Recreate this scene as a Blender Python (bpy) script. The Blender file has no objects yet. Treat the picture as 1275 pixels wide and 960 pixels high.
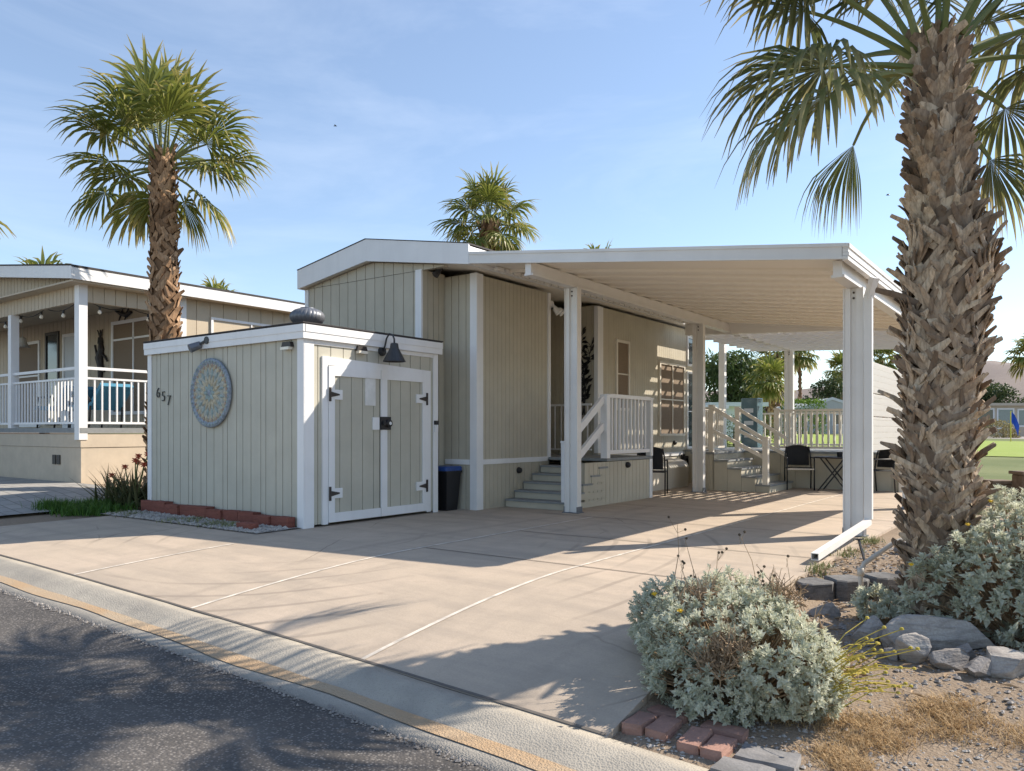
import bpy, math, random
from mathutils import Vector, Matrix, noise
R = math.radians
rnd = random.Random(7)
C = bpy.data.collections.new("scene"); bpy.context.scene.collection.children.link(C)
V = Vector

# ------------------------------------------------------------------ helpers
class MB:
    """collects geometry for ONE mesh object"""
    def __init__(s): s.v=[]; s.f=[]; s.m=[]; s.uv=[]; s.mi=0; s.q=(0.5,0.0)
    def face(s, idx, uv=None):
        s.f.append(tuple(idx)); s.m.append(s.mi)
        s.uv.append(uv if uv else [s.q]*len(idx))
    def pts(s, ps):
        n=len(s.v); s.v.extend([tuple(p) for p in ps]); return n
    def hexa(s, b, t):
        n=s.pts(list(b)+list(t))
        for q in ((3,2,1,0),(4,5,6,7),(0,1,5,4),(1,2,6,5),(2,3,7,6),(3,0,4,7)): s.face([n+i for i in q])
    def box(s,x0,x1,y0,y1,z0,z1):
        if x0>x1: x0,x1=x1,x0
        if y0>y1: y0,y1=y1,y0
        s.hexa([(x0,y0,z0),(x1,y0,z0),(x1,y1,z0),(x0,y1,z0)],[(x0,y0,z1),(x1,y0,z1),(x1,y1,z1),(x0,y1,z1)])
    def bbox(s,x0,x1,y0,y1,z0,z1,b=.01):
        """box with bevelled vertical and top edges"""
        if x0>x1: x0,x1=x1,x0
        if y0>y1: y0,y1=y1,y0
        def ring(i,z): 
            return [(x0+i,y0+b,z),(x0+b,y0+i,z),(x1-b,y0+i,z),(x1-i,y0+b,z),(x1-i,y1-b,z),(x1-b,y1-i,z),(x0+b,y1-i,z),(x0+i,y1-b,z)]
        rs=[ring(0,z0),ring(0,z1-b),ring(b*.8,z1)]
        n=s.pts(sum(rs,[]))
        s.face([n+i for i in range(7,-1,-1)]); s.face([n+16+i for i in range(8)])
        for k in range(2):
            for i in range(8):
                j=(i+1)%8; s.face((n+k*8+i,n+k*8+j,n+k*8+8+j,n+k*8+8+i))
    def bar(s, a, b, w, h, up=(0,0,1)):
        """rectangular bar from a to b"""
        a=V(a); b=V(b); d=(b-a).normalized(); u=V(up)
        if abs(d.dot(u))>.99: u=V((0,1,0))
        sd=d.cross(u).normalized()*w/2; uu=sd.cross(d).normalized()*h/2
        s.hexa([a-sd-uu,a+sd-uu,b+sd-uu,b-sd-uu],[a-sd+uu,a+sd+uu,b+sd+uu,b-sd+uu])
    def tube(s, ps, rs, n=8, cap=True):
        ps=[V(p) for p in ps]
        if not isinstance(rs,(list,tuple)): rs=[rs]*len(ps)
        base=None; prev=None; up=V((0.13,0.27,1)).normalized()
        for i,p in enumerate(ps):
            d=(ps[min(i+1,len(ps)-1)]-ps[max(i-1,0)]).normalized()
            if prev is None:
                x=d.cross(up)
                if x.length<.1: x=d.cross(V((1,0,0)))
                x.normalize()
            else:
                x=(prev-d*prev.dot(d)).normalized()
            prev=x; y=d.cross(x)
            k=s.pts([p+(x*math.cos(t)+y*math.sin(t))*rs[i] for t in [2*math.pi*j/n for j in range(n)]])
            if base is not None:
                for j in range(n):
                    s.face((base+j,base+(j+1)%n,k+(j+1)%n,k+j))
            elif cap: s.face([k+j for j in range(n-1,-1,-1)])
            base=k
        if cap: s.face([base+j for j in range(n)])
    def lathe(s, prof, c=(0,0,0), n=20, ax='z'):
        c=V(c); base=None
        for r,z in prof:
            ring=[]
            for j in range(n):
                t=2*math.pi*j/n; a,b=r*math.cos(t),r*math.sin(t)
                ring.append(c+(V((a,b,z)) if ax=='z' else V((a,z,-b)) if ax=='y' else V((z,a,b))))
            k=s.pts(ring)
            if base is not None:
                for j in range(n): s.face((base+j,base+(j+1)%n,k+(j+1)%n,k+j))
            else: s.face([k+j for j in range(n-1,-1,-1)])
            base=k
        s.face([base+j for j in range(n)])
    def prism_y(s, poly, y0, y1):
        """poly: list of (x,z), convex or simple strip quads"""
        n=len(poly); k=s.pts([(x,y0,z) for x,z in poly]+[(x,y1,z) for x,z in poly])
        s.face([k+i for i in range(n)]); s.face([k+n+i for i in range(n-1,-1,-1)])
        for i in range(n):
            j=(i+1)%n; s.face((k+j,k+i,k+n+i,k+n+j))
    def prism_x(s, poly, x0, x1):
        n=len(poly); k=s.pts([(x0,y,z) for y,z in poly]+[(x1,y,z) for y,z in poly])
        s.face([k+i for i in range(n-1,-1,-1)]); s.face([k+n+i for i in range(n)])
        for i in range(n):
            j=(i+1)%n; s.face((k+i,k+j,k+n+j,k+n+i))
    def boards(s, axis, fix, a0, a1, z0, ztop, out, sp=.2, gap=.012, th=.014, back=.07, alt=None):
        """grooved sheet siding on a vertical plane; ztop is number or f(a)"""
        zt=ztop if callable(ztop) else (lambda a: ztop)
        def blk(p,q,i0,i1,dz=0):
            l,h=min(i0,i1),max(i0,i1)
            if axis=='x':
                s.hexa([(p,l,z0),(q,l,z0),(q,h,z0),(p,h,z0)],[(p,l,zt(p)-dz),(q,l,zt(q)-dz),(q,h,zt(q)-dz),(p,h,zt(p)-dz)])
            else:
                s.hexa([(l,p,z0),(h,p,z0),(h,q,z0),(l,q,z0)],[(l,p,zt(p)-dz),(h,p,zt(p)-dz),(h,q,zt(q)-dz),(l,q,zt(q)-dz)])
        N=8 if callable(ztop) else 1
        for i in range(N):
            blk(a0+(a1-a0)*i/N, a0+(a1-a0)*(i+1)/N, fix-out*back, fix, .003)
        a=a0; k=0
        while a<a1-1e-4:
            step=sp if not alt else alt[k%len(alt)]
            b=min(a+step,a1)
            blk(a, max(a+.002,b-gap), fix-out*.004, fix+out*th)
            a=b; k+=1
    def build(s, name, mat, parent=None, loc=None, smooth=False, rotz=None):
        off=V(loc) if loc is not None else (V(parent['_o']) if parent is not None else V((0,0,0)))
        me=bpy.data.meshes.new(name)
        me.from_pydata([(p[0]-off[0],p[1]-off[1],p[2]-off[2]) for p in s.v],[],s.f)
        mats=mat if isinstance(mat,(list,tuple)) else [mat]
        for m in mats: me.materials.append(m)
        me.polygons.foreach_set('material_index', s.m)
        ul=me.uv_layers.new(name='UVMap'); flat=[]
        for f in s.uv:
            for a in f: flat.extend(a)
        ul.data.foreach_set('uv', flat)
        if smooth: me.polygons.foreach_set('use_smooth',[True]*len(s.f))
        me.update()
        o=bpy.data.objects.new(name, me); C.objects.link(o)
        if parent is not None:
            o.parent=parent; o['_o']=parent['_o']
        else:
            o.location=off; o['_o']=tuple(off)
        if rotz is not None: o.rotation_euler.z=rotz
        return o

def tag(o,label=None,cat=None,group=None,kind=None):
    if label: o['label']=label
    if cat: o['category']=cat
    if group: o['group']=group
    if kind: o['kind']=kind
    return o
def thing(name,label,cat,loc,group=None):
    o=bpy.data.objects.new(name,None); C.objects.link(o); o.location=loc; o['_o']=tuple(loc); o.empty_display_size=.1
    return tag(o,label,cat,group)
def copy_tree(o,parent=None):
    c=o.copy(); C.objects.link(c)
    if parent is not None: c.parent=parent
    for ch in [x for x in bpy.data.objects if x.parent==o]: copy_tree(ch,c)
    return c
def interp(x,tab):
    if x<=tab[0][0]: return tab[0][1]
    for (a,p),(b,q) in zip(tab,tab[1:]):
        if x<=b: return p+(q-p)*(x-a)/(b-a)
    return tab[-1][1]
def sm(a,b,x):
    t=max(0,min(1,(x-a)/(b-a))); return t*t*(3-2*t)

# ------------------------------------------------------------------ materials
class NT:
    def __init__(s,name):
        s.m=bpy.data.materials.new(name); s.m.use_nodes=True; s.t=s.m.node_tree
        s.b=s.t.nodes['Principled BSDF']; s.out=s.t.nodes['Material Output']
    def n(s,ty,**k):
        x=s.t.nodes.new(ty)
        for a,b in k.items(): setattr(x,a,b)
        return x
    def l(s,a,b): s.t.links.new(a,b)
    def pos(s,scale=None):
        g=s.n('ShaderNodeNewGeometry')
        if not scale: return g.outputs['Position']
        mp=s.n('ShaderNodeMapping'); mp.inputs['Scale'].default_value=scale; s.l(g.outputs['Position'],mp.inputs['Vector']); return mp.outputs[0]
    def noise(s,scale,det=4,rough=.55,vec=None,dist=0):
        x=s.n('ShaderNodeTexNoise'); x.inputs['Scale'].default_value=scale; x.inputs['Detail'].default_value=det
        x.inputs['Roughness'].default_value=rough; x.inputs['Distortion'].default_value=dist
        s.l(vec if vec is not None else s.pos(),x.inputs['Vector']); return x.outputs[0]
    def ramp(s,fac,stops,interp='LINEAR'):
        r=s.n('ShaderNodeValToRGB'); r.color_ramp.interpolation=interp
        e=r.color_ramp.elements
        while len(e)<len(stops): e.new(.5)
        for q,(p,c) in zip(e,stops):
            q.position=p; q.color=(c if len(c)==4 else (*c,1)) if isinstance(c,(tuple,list)) else (c,c,c,1)
        s.l(fac,r.inputs[0]); return r.outputs[0]
    def mix(s,fac,a,b,bt='MIX'):
        x=s.n('ShaderNodeMix',data_type='RGBA',blend_type=bt)
        for v,i in ((fac,0),(a,6),(b,7)):
            if isinstance(v,(int,float)): x.inputs[i].default_value=v
            elif isinstance(v,(tuple,list)): x.inputs[i].default_value=(*v[:3],1)
            else: s.l(v,x.inputs[i])
        return x.outputs[2]
    def bump(s,h,strength=.3,dist=.01,prev=None):
        b=s.n('ShaderNodeBump'); b.inputs['Strength'].default_value=strength; b.inputs['Distance'].default_value=dist
        s.l(h,b.inputs['Height'])
        if prev is not None: s.l(prev,b.inputs['Normal'])
        s.l(b.outputs[0],s.b.inputs['Normal']); return b.outputs[0]
    def base(s,c):
        if isinstance(c,(tuple,list)): s.b.inputs['Base Color'].default_value=(*c[:3],1)
        else: s.l(c,s.b.inputs['Base Color'])
    def set(s,rough=.5,metal=0,spec=.5):
        s.b.inputs['Roughness'].default_value=rough; s.b.inputs['Metallic'].default_value=metal; s.b.inputs['Specular IOR Level'].default_value=spec
def cm(c,k): return tuple(min(1,x*k) for x in c)

def paint(name,c,rough=.55,var=.07,bump=.12,metal=0,scale=2.5,streak=True):
    t=NT(name); a=t.noise(scale,5,.6)
    col=t.ramp(a,[(.3,cm(c,1-var)),(.7,cm(c,1+var))])
    if streak:
        st=t.noise(1,4,.6,t.pos((9,9,.5)))
        col=t.mix(t.ramp(st,[(.5,0),(.85,.35)]),col,cm(c,.8))
    fine=t.noise(60,3,.6)
    t.base(col); t.set(rough,metal,.35)
    if bump>0: t.bump(fine,bump,.004)
    return t.m
def plain(name,c,rough=.5,metal=0,var=.1,scale=8,spec=.4):
    t=NT(name); t.base(t.ramp(t.noise(scale,4),[(.3,cm(c,1-var)),(.7,cm(c,1+var))])); t.set(rough,metal,spec); t.bump(t.noise(scale*8,2),.08,.004); return t.m
def leafmat(name,c0,c1,tip,tipstart=.75,trans=.3,rough=.5,spec=.3):
    t=NT(name); uv=t.n('ShaderNodeUVMap'); sx=t.n('ShaderNodeSeparateXYZ'); t.l(uv.outputs[0],sx.inputs[0])
    col=t.mix(sx.outputs[0],c0,c1)
    col=t.mix(t.ramp(sx.outputs[1],[(tipstart,0),(1,.85)]),col,tip)
    t.base(col); t.set(rough,0,spec)
    tr=t.n('ShaderNodeBsdfTranslucent'); t.l(col,tr.inputs[0]); ms=t.n('ShaderNodeMixShader'); ms.inputs[0].default_value=trans
    t.l(t.b.outputs[0],ms.inputs[1]); t.l(tr.outputs[0],ms.inputs[2]); t.l(ms.outputs[0],t.out.inputs[0]); return t.m

SID=(.49,.468,.39)
M={}
M['siding']=paint('siding_sage_beige',SID,.6,.07,.35)
M['siding_house']=paint('siding_house_beige',(.49,.45,.36),.6,.07,.35)
M['siding_neigh']=paint('siding_tan',(.50,.42,.31),.6,.05,.3)
M['trim']=paint('white_trim',(.78,.78,.78),.45,.04,.1)
M['alu']=paint('white_aluminium',(.72,.70,.67),.4,.05,0,streak=False)
def m_pan():
    t=NT('carport_pan'); t.base((.86,.80,.70)); t.set(.5,0,.25); return t.m
M['pan']=m_pan()
M['darkbrown']=plain('dark_bronze',(.035,.03,.028),.5)
M['black']=plain('black_metal',(.018,.018,.02),.45)
M['hinge']=plain('aged_iron',(.05,.04,.035),.6)
M['shingle']=plain('dark_shingle',(.06,.055,.055),.9,scale=30)
M['step']=plain('grey_step',(.24,.25,.25),.7,scale=10)
M['vent']=plain('galvanised_vent',(.16,.17,.19),.45,.4)
M['rail']=paint('rail_beige',(.72,.67,.58),.5,.04,.05)
M['screen']=plain('solar_screen',(.22,.165,.115),.8,scale=40)
M['glass']=plain('dark_glass',(.03,.045,.05),.08,spec=.8)
M['glassblue']=plain('blue_glass',(.10,.17,.2),.06,spec=.8)
M['binblack']=plain('bin_black',(.012,.012,.014),.4)
M['binblue']=plain('bin_blue',(.02,.06,.22),.4)
M['mesh_black']=plain('sling_black',(.012,.013,.016),.75)
M['skirt_neigh']=paint('skirt_block',(.54,.455,.35),.8,.08,.3,scale=4)
M['blue_fabric']=plain('blue_fabric',(.06,.22,.34),.8)
M['pvc']=plain('pvc_pipe',(.52,.48,.42),.5)
M['flagblue']=plain('flag_blue',(.01,.06,.5),.7)
M['flagpole']=plain('flag_pole',(.6,.5,.08),.5)
M['bulb']=plain('bulb_glass',(.75,.7,.6),.15)
M['paper']=plain('paper_sign',(.7,.7,.68),.6)

def m_concrete(name,c,c2,stain):
    t=NT(name); big=t.noise(.55,6,.6,dist=.6); med=t.noise(3.5,5,.65); fine=t.noise(90,3,.7)
    sw=t.noise(1.6,5,.6,t.pos((.35,2.6,1)))
    col=t.mix(t.ramp(big,[(.35,0),(.68,1)]),c,c2)
    col=t.mix(t.ramp(med,[(.42,0),(.72,.5)]),col,stain)
    col=t.mix(t.ramp(sw,[(.46,0),(.72,.7)]),col,stain)
    col=t.mix(t.ramp(fine,[(.35,.25),(.6,0)]),col,cm(c,.6))
    w=t.n('ShaderNodeTexWave',wave_type='RINGS',rings_direction='Z'); w.inputs['Scale'].default_value=.9; w.inputs['Distortion'].default_value=1.2; w.inputs['Detail'].default_value=2
    mp=t.n('ShaderNodeMapping'); mp.inputs['Location'].default_value=(6.8,-5.6,0); g=t.n('ShaderNodeNewGeometry'); t.l(g.outputs[0],mp.inputs[0]); t.l(mp.outputs[0],w.inputs[0])
    tm=t.ramp(w.outputs[0],[(.93,0),(.985,.45)]); msk=t.ramp(t.noise(.5,2),[(.48,0),(.62,1)])
    mm=t.n('ShaderNodeMath',operation='MULTIPLY'); t.l(tm,mm.inputs[0]); t.l(msk,mm.inputs[1])
    col=t.mix(mm.outputs[0],col,cm(stain,.6))
    vc=t.n('ShaderNodeTexVoronoi',feature='DISTANCE_TO_EDGE'); vc.inputs['Scale'].default_value=.42; wn=t.n('ShaderNodeMix',data_type='RGBA'); wn.inputs[0].default_value=.09
    n2=t.n('ShaderNodeTexNoise'); n2.inputs['Scale'].default_value=2.5; n2.inputs['Detail'].default_value=5; t.l(t.pos(),n2.inputs[0]); t.l(t.pos(),wn.inputs[6]); t.l(n2.outputs['Color'],wn.inputs[7]); t.l(wn.outputs[2],vc.inputs['Vector'])
    ck=t.n('ShaderNodeMath',operation='MULTIPLY'); t.l(t.ramp(vc.outputs['Distance'],[(.0,.7),(.004,0)]),ck.inputs[0]); t.l(t.ramp(t.noise(.7,2),[(.5,0),(.6,1)]),ck.inputs[1])
    col=t.mix(ck.outputs[0],col,cm(c,.35))
    vs=t.n('ShaderNodeTexVoronoi'); vs.inputs['Scale'].default_value=2.1; t.l(t.pos(),vs.inputs['Vector']); os=t.n('ShaderNodeMath',operation='MULTIPLY'); t.l(t.ramp(vs.outputs['Distance'],[(.02,.55),(.09,0)]),os.inputs[0]); t.l(t.ramp(t.noise(1.1,3),[(.52,0),(.62,1)]),os.inputs[1])
    col=t.mix(os.outputs[0],col,cm(c,.45))
    tr=t.noise(1,3,.5,t.pos((2.6,.25,1)),dist=.5); tk=t.n('ShaderNodeMath',operation='MULTIPLY'); t.l(t.ramp(tr,[(.56,0),(.7,.4)]),tk.inputs[0]); t.l(t.ramp(t.noise(30,2),[(.3,.4),(.6,1)]),tk.inputs[1])
    col=t.mix(tk.outputs[0],col,cm(stain,.75))
    t.base(col); t.set(.85,0,.25); b=t.bump(fine,.35,.004); t.bump(med,.12,.01,b); return t.m
M['drive']=m_concrete('driveway_concrete',(.46,.38,.295),(.53,.43,.335),(.345,.29,.235))
M['joint']=plain('joint_filler',(.60,.54,.46),.8,scale=7,var=.32)
M['joint_dark']=plain('joint_groove',(.13,.115,.10),.9,scale=20)
def m_curb():
    t=NT('curb_concrete'); v=t.n('ShaderNodeTexVoronoi'); v.inputs['Scale'].default_value=95; t.l(t.pos(),v.inputs['Vector'])
    med=t.noise(2.2,6,.65); c=t.mix(t.ramp(med,[(.35,0),(.7,1)]),(.30,.275,.235),(.42,.38,.315))
    c=t.mix(t.ramp(v.outputs['Distance'],[(.08,.6),(.34,0)]),c,(.19,.175,.15))
    t.base(c); t.set(.9,0,.2); b=t.bump(v.outputs['Distance'],.5,.006); t.bump(med,.4,.02,b); return t.m
M['curb']=m_curb()
def m_asphalt():
    t=NT('asphalt_worn'); v=t.n('ShaderNodeTexVoronoi'); v.inputs['Scale'].default_value=72; t.l(t.pos(),v.inputs['Vector'])
    big=t.noise(.9,6,.65,dist=.5); c=t.mix(t.ramp(big,[(.3,0),(.72,1)]),(.052,.048,.045),(.112,.102,.093))
    sp=t.noise(26,3,.7)
    bw=t.n('ShaderNodeRGBToBW'); t.l(v.outputs['Color'],bw.inputs[0])
    k=t.n('ShaderNodeMath',operation='MULTIPLY'); t.l(t.ramp(bw.outputs[0],[(.42,0),(.6,1)]),k.inputs[0]); t.l(t.ramp(v.outputs['Distance'],[(.3,.9),(.5,0)]),k.inputs[1])
    c=t.mix(k.outputs[0],c,(.23,.21,.19))
    c=t.mix(t.ramp(sp,[(.55,0),(.75,.7)]),c,(.05,.05,.052))
    sm_=t.noise(.5,5,.6,t.pos((1,3.5,1)))
    c=t.mix(t.ramp(sm_,[(.55,0),(.7,.5)]),c,(.17,.155,.14))
    vc=t.n('ShaderNodeTexVoronoi',feature='DISTANCE_TO_EDGE'); vc.inputs['Scale'].default_value=.7; wn=t.n('ShaderNodeMix',data_type='RGBA'); wn.inputs[0].default_value=.12
    n2=t.n('ShaderNodeTexNoise'); n2.inputs['Scale'].default_value=3; t.l(t.pos(),n2.inputs[0]); t.l(t.pos(),wn.inputs[6]); t.l(n2.outputs['Color'],wn.inputs[7]); t.l(wn.outputs[2],vc.inputs['Vector'])
    c=t.mix(t.ramp(vc.outputs['Distance'],[(.0,.3),(.007,0)]),c,(.04,.04,.04))
    t.base(c); t.set(.8,0,.35); b=t.bump(v.outputs['Distance'],.45,.007); t.bump(sp,.3,.01,b); return t.m
M['asphalt']=m_asphalt()
def m_soil(name,a,b,c,sc=1):
    t=NT(name); big=t.noise(.8*sc,6,.65); fine=t.noise(40*sc,4,.75); v=t.n('ShaderNodeTexVoronoi'); v.inputs['Scale'].default_value=60*sc; t.l(t.pos(),v.inputs['Vector'])
    col=t.mix(t.ramp(big,[(.35,0),(.65,1)]),a,b); col=t.mix(t.ramp(fine,[(.4,0),(.7,.7)]),col,c)
    t.base(col); t.set(.95,0,.15); bb=t.bump(fine,.6,.02); t.bump(v.outputs['Distance'],.4,.01,bb); return t.m
M['soil']=m_soil('sandy_soil',(.27,.205,.145),(.21,.16,.115),(.36,.29,.22))
M['gravel']=m_soil('gravel_bed',(.30,.28,.26),(.38,.35,.32),(.2,.18,.17),1.3)
M['orange']=m_soil('gutter_silt',(.46,.31,.18),(.45,.37,.27),(.38,.29,.20),1.6)
M['paver']=None
def m_paver():
    t=NT('grey_pavers'); b=t.n('ShaderNodeTexBrick'); b.inputs['Scale'].default_value=1; b.inputs['Brick Width'].default_value=.3; b.inputs['Row Height'].default_value=.2; b.inputs['Mortar Size'].default_value=.008
    b.inputs['Color1'].default_value=(.27,.265,.25,1); b.inputs['Color2'].default_value=(.36,.34,.31,1); b.inputs['Mortar'].default_value=(.14,.13,.12,1)
    t.l(t.pos(),b.inputs['Vector']); t.base(t.mix(t.ramp(t.noise(3,5),[(.4,0),(.8,.5)]),b.outputs[0],(.22,.21,.19))); t.set(.85); t.bump(t.noise(50,3),.3,.006); return t.m
M['paver']=m_paver()
def m_lawn():
    t=NT('lawn_grass'); big=t.noise(.25,5,.6); fine=t.noise(14,4,.8)
    c=t.mix(t.ramp(big,[(.35,0),(.65,1)]),(.14,.165,.07),(.20,.215,.10)); c=t.mix(t.ramp(fine,[(.4,0),(.75,.6)]),c,(.10,.125,.045))
    t.base(c); t.set(.9,0,.1); t.bump(fine,.6,.03); return t.m
M['lawn']=m_lawn()
M['green']=m_soil('putting_green',(.27,.34,.08),(.30,.36,.10),(.24,.31,.07))
M['hill']=m_soil('desert_hill',(.21,.175,.155),(.26,.215,.185),(.16,.135,.125),.012)
def m_rock(name,c,c2,dark):
    t=NT(name); n1=t.noise(6,6,.65,dist=1.0); n2=t.noise(1,5,.6,t.pos((5,5,28)),dist=.7); fine=t.noise(70,3,.7)
    col=t.mix(t.ramp(n1,[(.35,0),(.65,1)]),c,c2); col=t.mix(t.ramp(n2,[(.48,0),(.68,.75)]),col,dark); col=t.mix(t.ramp(fine,[(.4,.3),(.6,0)]),col,dark)
    t.base(col); t.set(.85,0,.25); b=t.bump(n2,.5,.02); t.bump(fine,.4,.006,b); return t.m
M['rock']=m_rock('desert_rock',(.36,.33,.30),(.27,.25,.235),(.15,.135,.125))
M['rocklight']=m_rock('pale_rock',(.44,.41,.37),(.36,.33,.30),(.2,.18,.165))
M['redblock']=m_rock('red_block',(.25,.088,.062),(.21,.075,.055),(.15,.055,.042))
M['brick']=m_rock('worn_brick',(.38,.22,.17),(.32,.18,.14),(.24,.15,.12))
M['slab']=m_rock('grey_slab',(.26,.25,.245),(.21,.205,.2),(.14,.135,.13))
M['block']=m_rock('dark_block',(.20,.195,.19),(.15,.147,.145),(.06,.06,.06))
def m_trunk(name,c,c2,c3):
    t=NT(name); uv=t.n('ShaderNodeUVMap'); sx=t.n('ShaderNodeSeparateXYZ'); t.l(uv.outputs[0],sx.inputs[0])
    n=t.noise(1,5,.65,t.pos((45,45,9))); 
    col=t.ramp(sx.outputs[0],[(0,c3),(.4,c),(1,c2)]); col=t.mix(t.ramp(n,[(.42,0),(.66,.7)]),col,cm(c3,.8))
    t.base(col); t.set(.85,0,.2); t.bump(n,.5,.01); return t.m
M['boot']=m_trunk('palm_boot',(.42,.31,.215),(.68,.55,.40),(.17,.12,.083))
M['boot_l']=m_trunk('palm_boot_warm',(.34,.205,.115),(.50,.33,.20),(.15,.09,.05))
M['wood']=plain('bark',(.16,.115,.08),.9,scale=14,var=.3)
M['frond']=leafmat('palm_leaf',(.09,.13,.024),(.25,.265,.055),(.50,.40,.15),.66,.35,.42,.4)
M['frond_big']=leafmat('palm_leaf_near',(.085,.11,.04),(.19,.205,.075),(.46,.38,.18),.62,.35,.42,.4)
M['petiole']=leafmat('petiole',(.12,.15,.045),(.22,.23,.08),(.3,.25,.1),.9,.05)
M['brittle']=leafmat('silver_leaf',(.47,.49,.37),(.72,.72,.58),(.66,.62,.44),.8,.38,.6,.2)
M['drytwig']=leafmat('dry_twig',(.27,.19,.12),(.42,.31,.20),(.5,.4,.2),.9,.05,.8,.1)
M['yellowstalk']=leafmat('yellow_stalk',(.42,.34,.06),(.55,.44,.10),(.5,.4,.1),.95,.1,.7,.1)
M['seed']=plain('seed_head',(.09,.065,.04),.9)
M['flower']=plain('yellow_flower',(.75,.48,.02),.6)
M['aloe']=leafmat('aloe_leaf',(.06,.075,.035),(.15,.155,.075),(.30,.18,.09),.6,.1)
M['aloeflower']=plain('aloe_flower',(.5,.10,.05),.6)
M['grass']=leafmat('green_grass',(.045,.12,.02),(.11,.21,.035),(.3,.3,.1),.85,.3)
M['drygrass']=leafmat('dry_grass',(.40,.27,.14),(.60,.44,.25),(.62,.48,.30),.8,.25,.8,.1)
M['weed']=leafmat('weeds',(.13,.16,.05),(.28,.27,.12),(.4,.35,.2),.8,.2)
M['tree_dark']=leafmat('tree_leaf_dark',(.035,.058,.022),(.085,.115,.04),(.1,.12,.05),.9,.25)
M['tree_mid']=leafmat('tree_leaf_mid',(.06,.095,.03),(.13,.17,.055),(.15,.17,.07),.9,.3)
M['hedge']=leafmat('hedge_leaf',(.09,.17,.02),(.2,.3,.05),(.2,.3,.05),.9,.3)
M['gold']=leafmat('golden_shrub',(.24,.20,.08),(.36,.30,.13),(.4,.34,.16),.8,.2)
M['housewhite']=paint('far_house_white',(.60,.63,.66),.6,.05,.1)
M['housegrey']=paint('far_house_grey',(.42,.44,.44),.6,.05,.1)
M['housetan']=paint('far_house_tan',(.40,.36,.30),.6,.05,.1)
M['med_rim']=plain('medallion_rim',(.25,.29,.34),.7,scale=25,var=.35)
M['med_in']=plain('medallion_face',(.37,.38,.34),.7,scale=25,var=.3)
M['med_gold']=plain('medallion_gold',(.44,.39,.28),.7,scale=25,var=.3)
M['med_teal']=plain('medallion_teal',(.28,.35,.34),.7,scale=25,var=.3)
M['med_rust']=plain('medallion_rust',(.37,.28,.22),.7,scale=25,var=.3)
M['shade']=plain('lamp_shade_grey',(.05,.052,.055),.45,.3)
def m_panel():
    t=NT('white_panel'); t.base((.80,.79,.76)); t.set(.4,0,.3)
    tr=t.n('ShaderNodeBsdfTranslucent'); tr.inputs[0].default_value=(.85,.83,.78,1); ms=t.n('ShaderNodeMixShader'); ms.inputs[0].default_value=.5
    t.l(t.b.outputs[0],ms.inputs[1]); t.l(tr.outputs[0],ms.inputs[2]); t.l(ms.outputs[0],t.out.inputs[0]); return t.m
M['panel']=m_panel()

# ------------------------------------------------------------------ terrain
def edge(x):
    if x<-9: return -.0537+.018*(-9-x)
    if x>2: return -.448-.02*(x-2)
    return -.064-.02*(x+8.46)-.0016*(x+8.46)**2
def gz(x,y):
    e=edge(x)
    if y<3.15: return e-.03
    pad=0.0
    pad+= .24*sm(-11.2,-13.6,x)
    t=1-(1-min(1,(y-3.15)/2.3))**1.7 if y<5.45 else 1
    drv=e+(pad-e)*t
    if x>-1.75:
        # planted yard: stays low until the block edging, then steps up to the bed
        yy=y-.0
        low=e+(-.16-e)*sm(3.15,5.2,yy)
        s_=sm(6.6,7.2,yy+ .9*(-1.2-x)*(1 if x<-1.2 else 0)-.4*max(0,x+1.2)*0)
        yard=low+(0-low)*s_
        k=sm(-1.75,-1.6,x)
        drv=drv*(1-k)+yard*k
    d=.809*y-.588*x
    if d>22: drv+=.78*sm(22,62,d)-.08
    elif d>18: drv-=.08*sm(18,22,d)
    return drv
def grid(xs,ys,zf):
    b=MB(); n=len(xs)
    b.pts([(x,y,zf(x,y)) for y in ys for x in xs])
    for j in range(len(ys)-1):
        for i in range(n-1):
            k=j*n+i; b.face((k,k+1,k+n+1,k+n))
    return b
def lin(a,b,st):
    n=max(1,round((b-a)/st)); return [a+(b-a)*i/n for i in range(n+1)]
xs=[-900,-600,-400,-250,-160,-100,-70,-50,-35,-27]+lin(-22,-11,.6)+lin(-10.8,-2.2,.4)+lin(-2,1.5,.12)+lin(2,6,.8)+[8,12,18,27,40,60,90,140,250,400,600,900]
ys=[-40,-20,-10,-5,0,1.5,2.4]+lin(2.66,8,.14)+lin(8.4,24,.8)+[27,31,36,42,50,60,75,95,130,180,260,400,700,1200,2000,3200]
def gground(x,y):
    z=gz(x,y)-.035
    if y<3.0: z-=.16
    if x>-1.7 and y>3.0: z+=.03+.018*noise.noise(V((x*3,y*3,1)))+.01*noise.noise(V((x*9,y*9,4)))
    return z
tag(grid(xs,ys,gground).build('ground',M['soil'],smooth=True),kind='structure')
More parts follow.
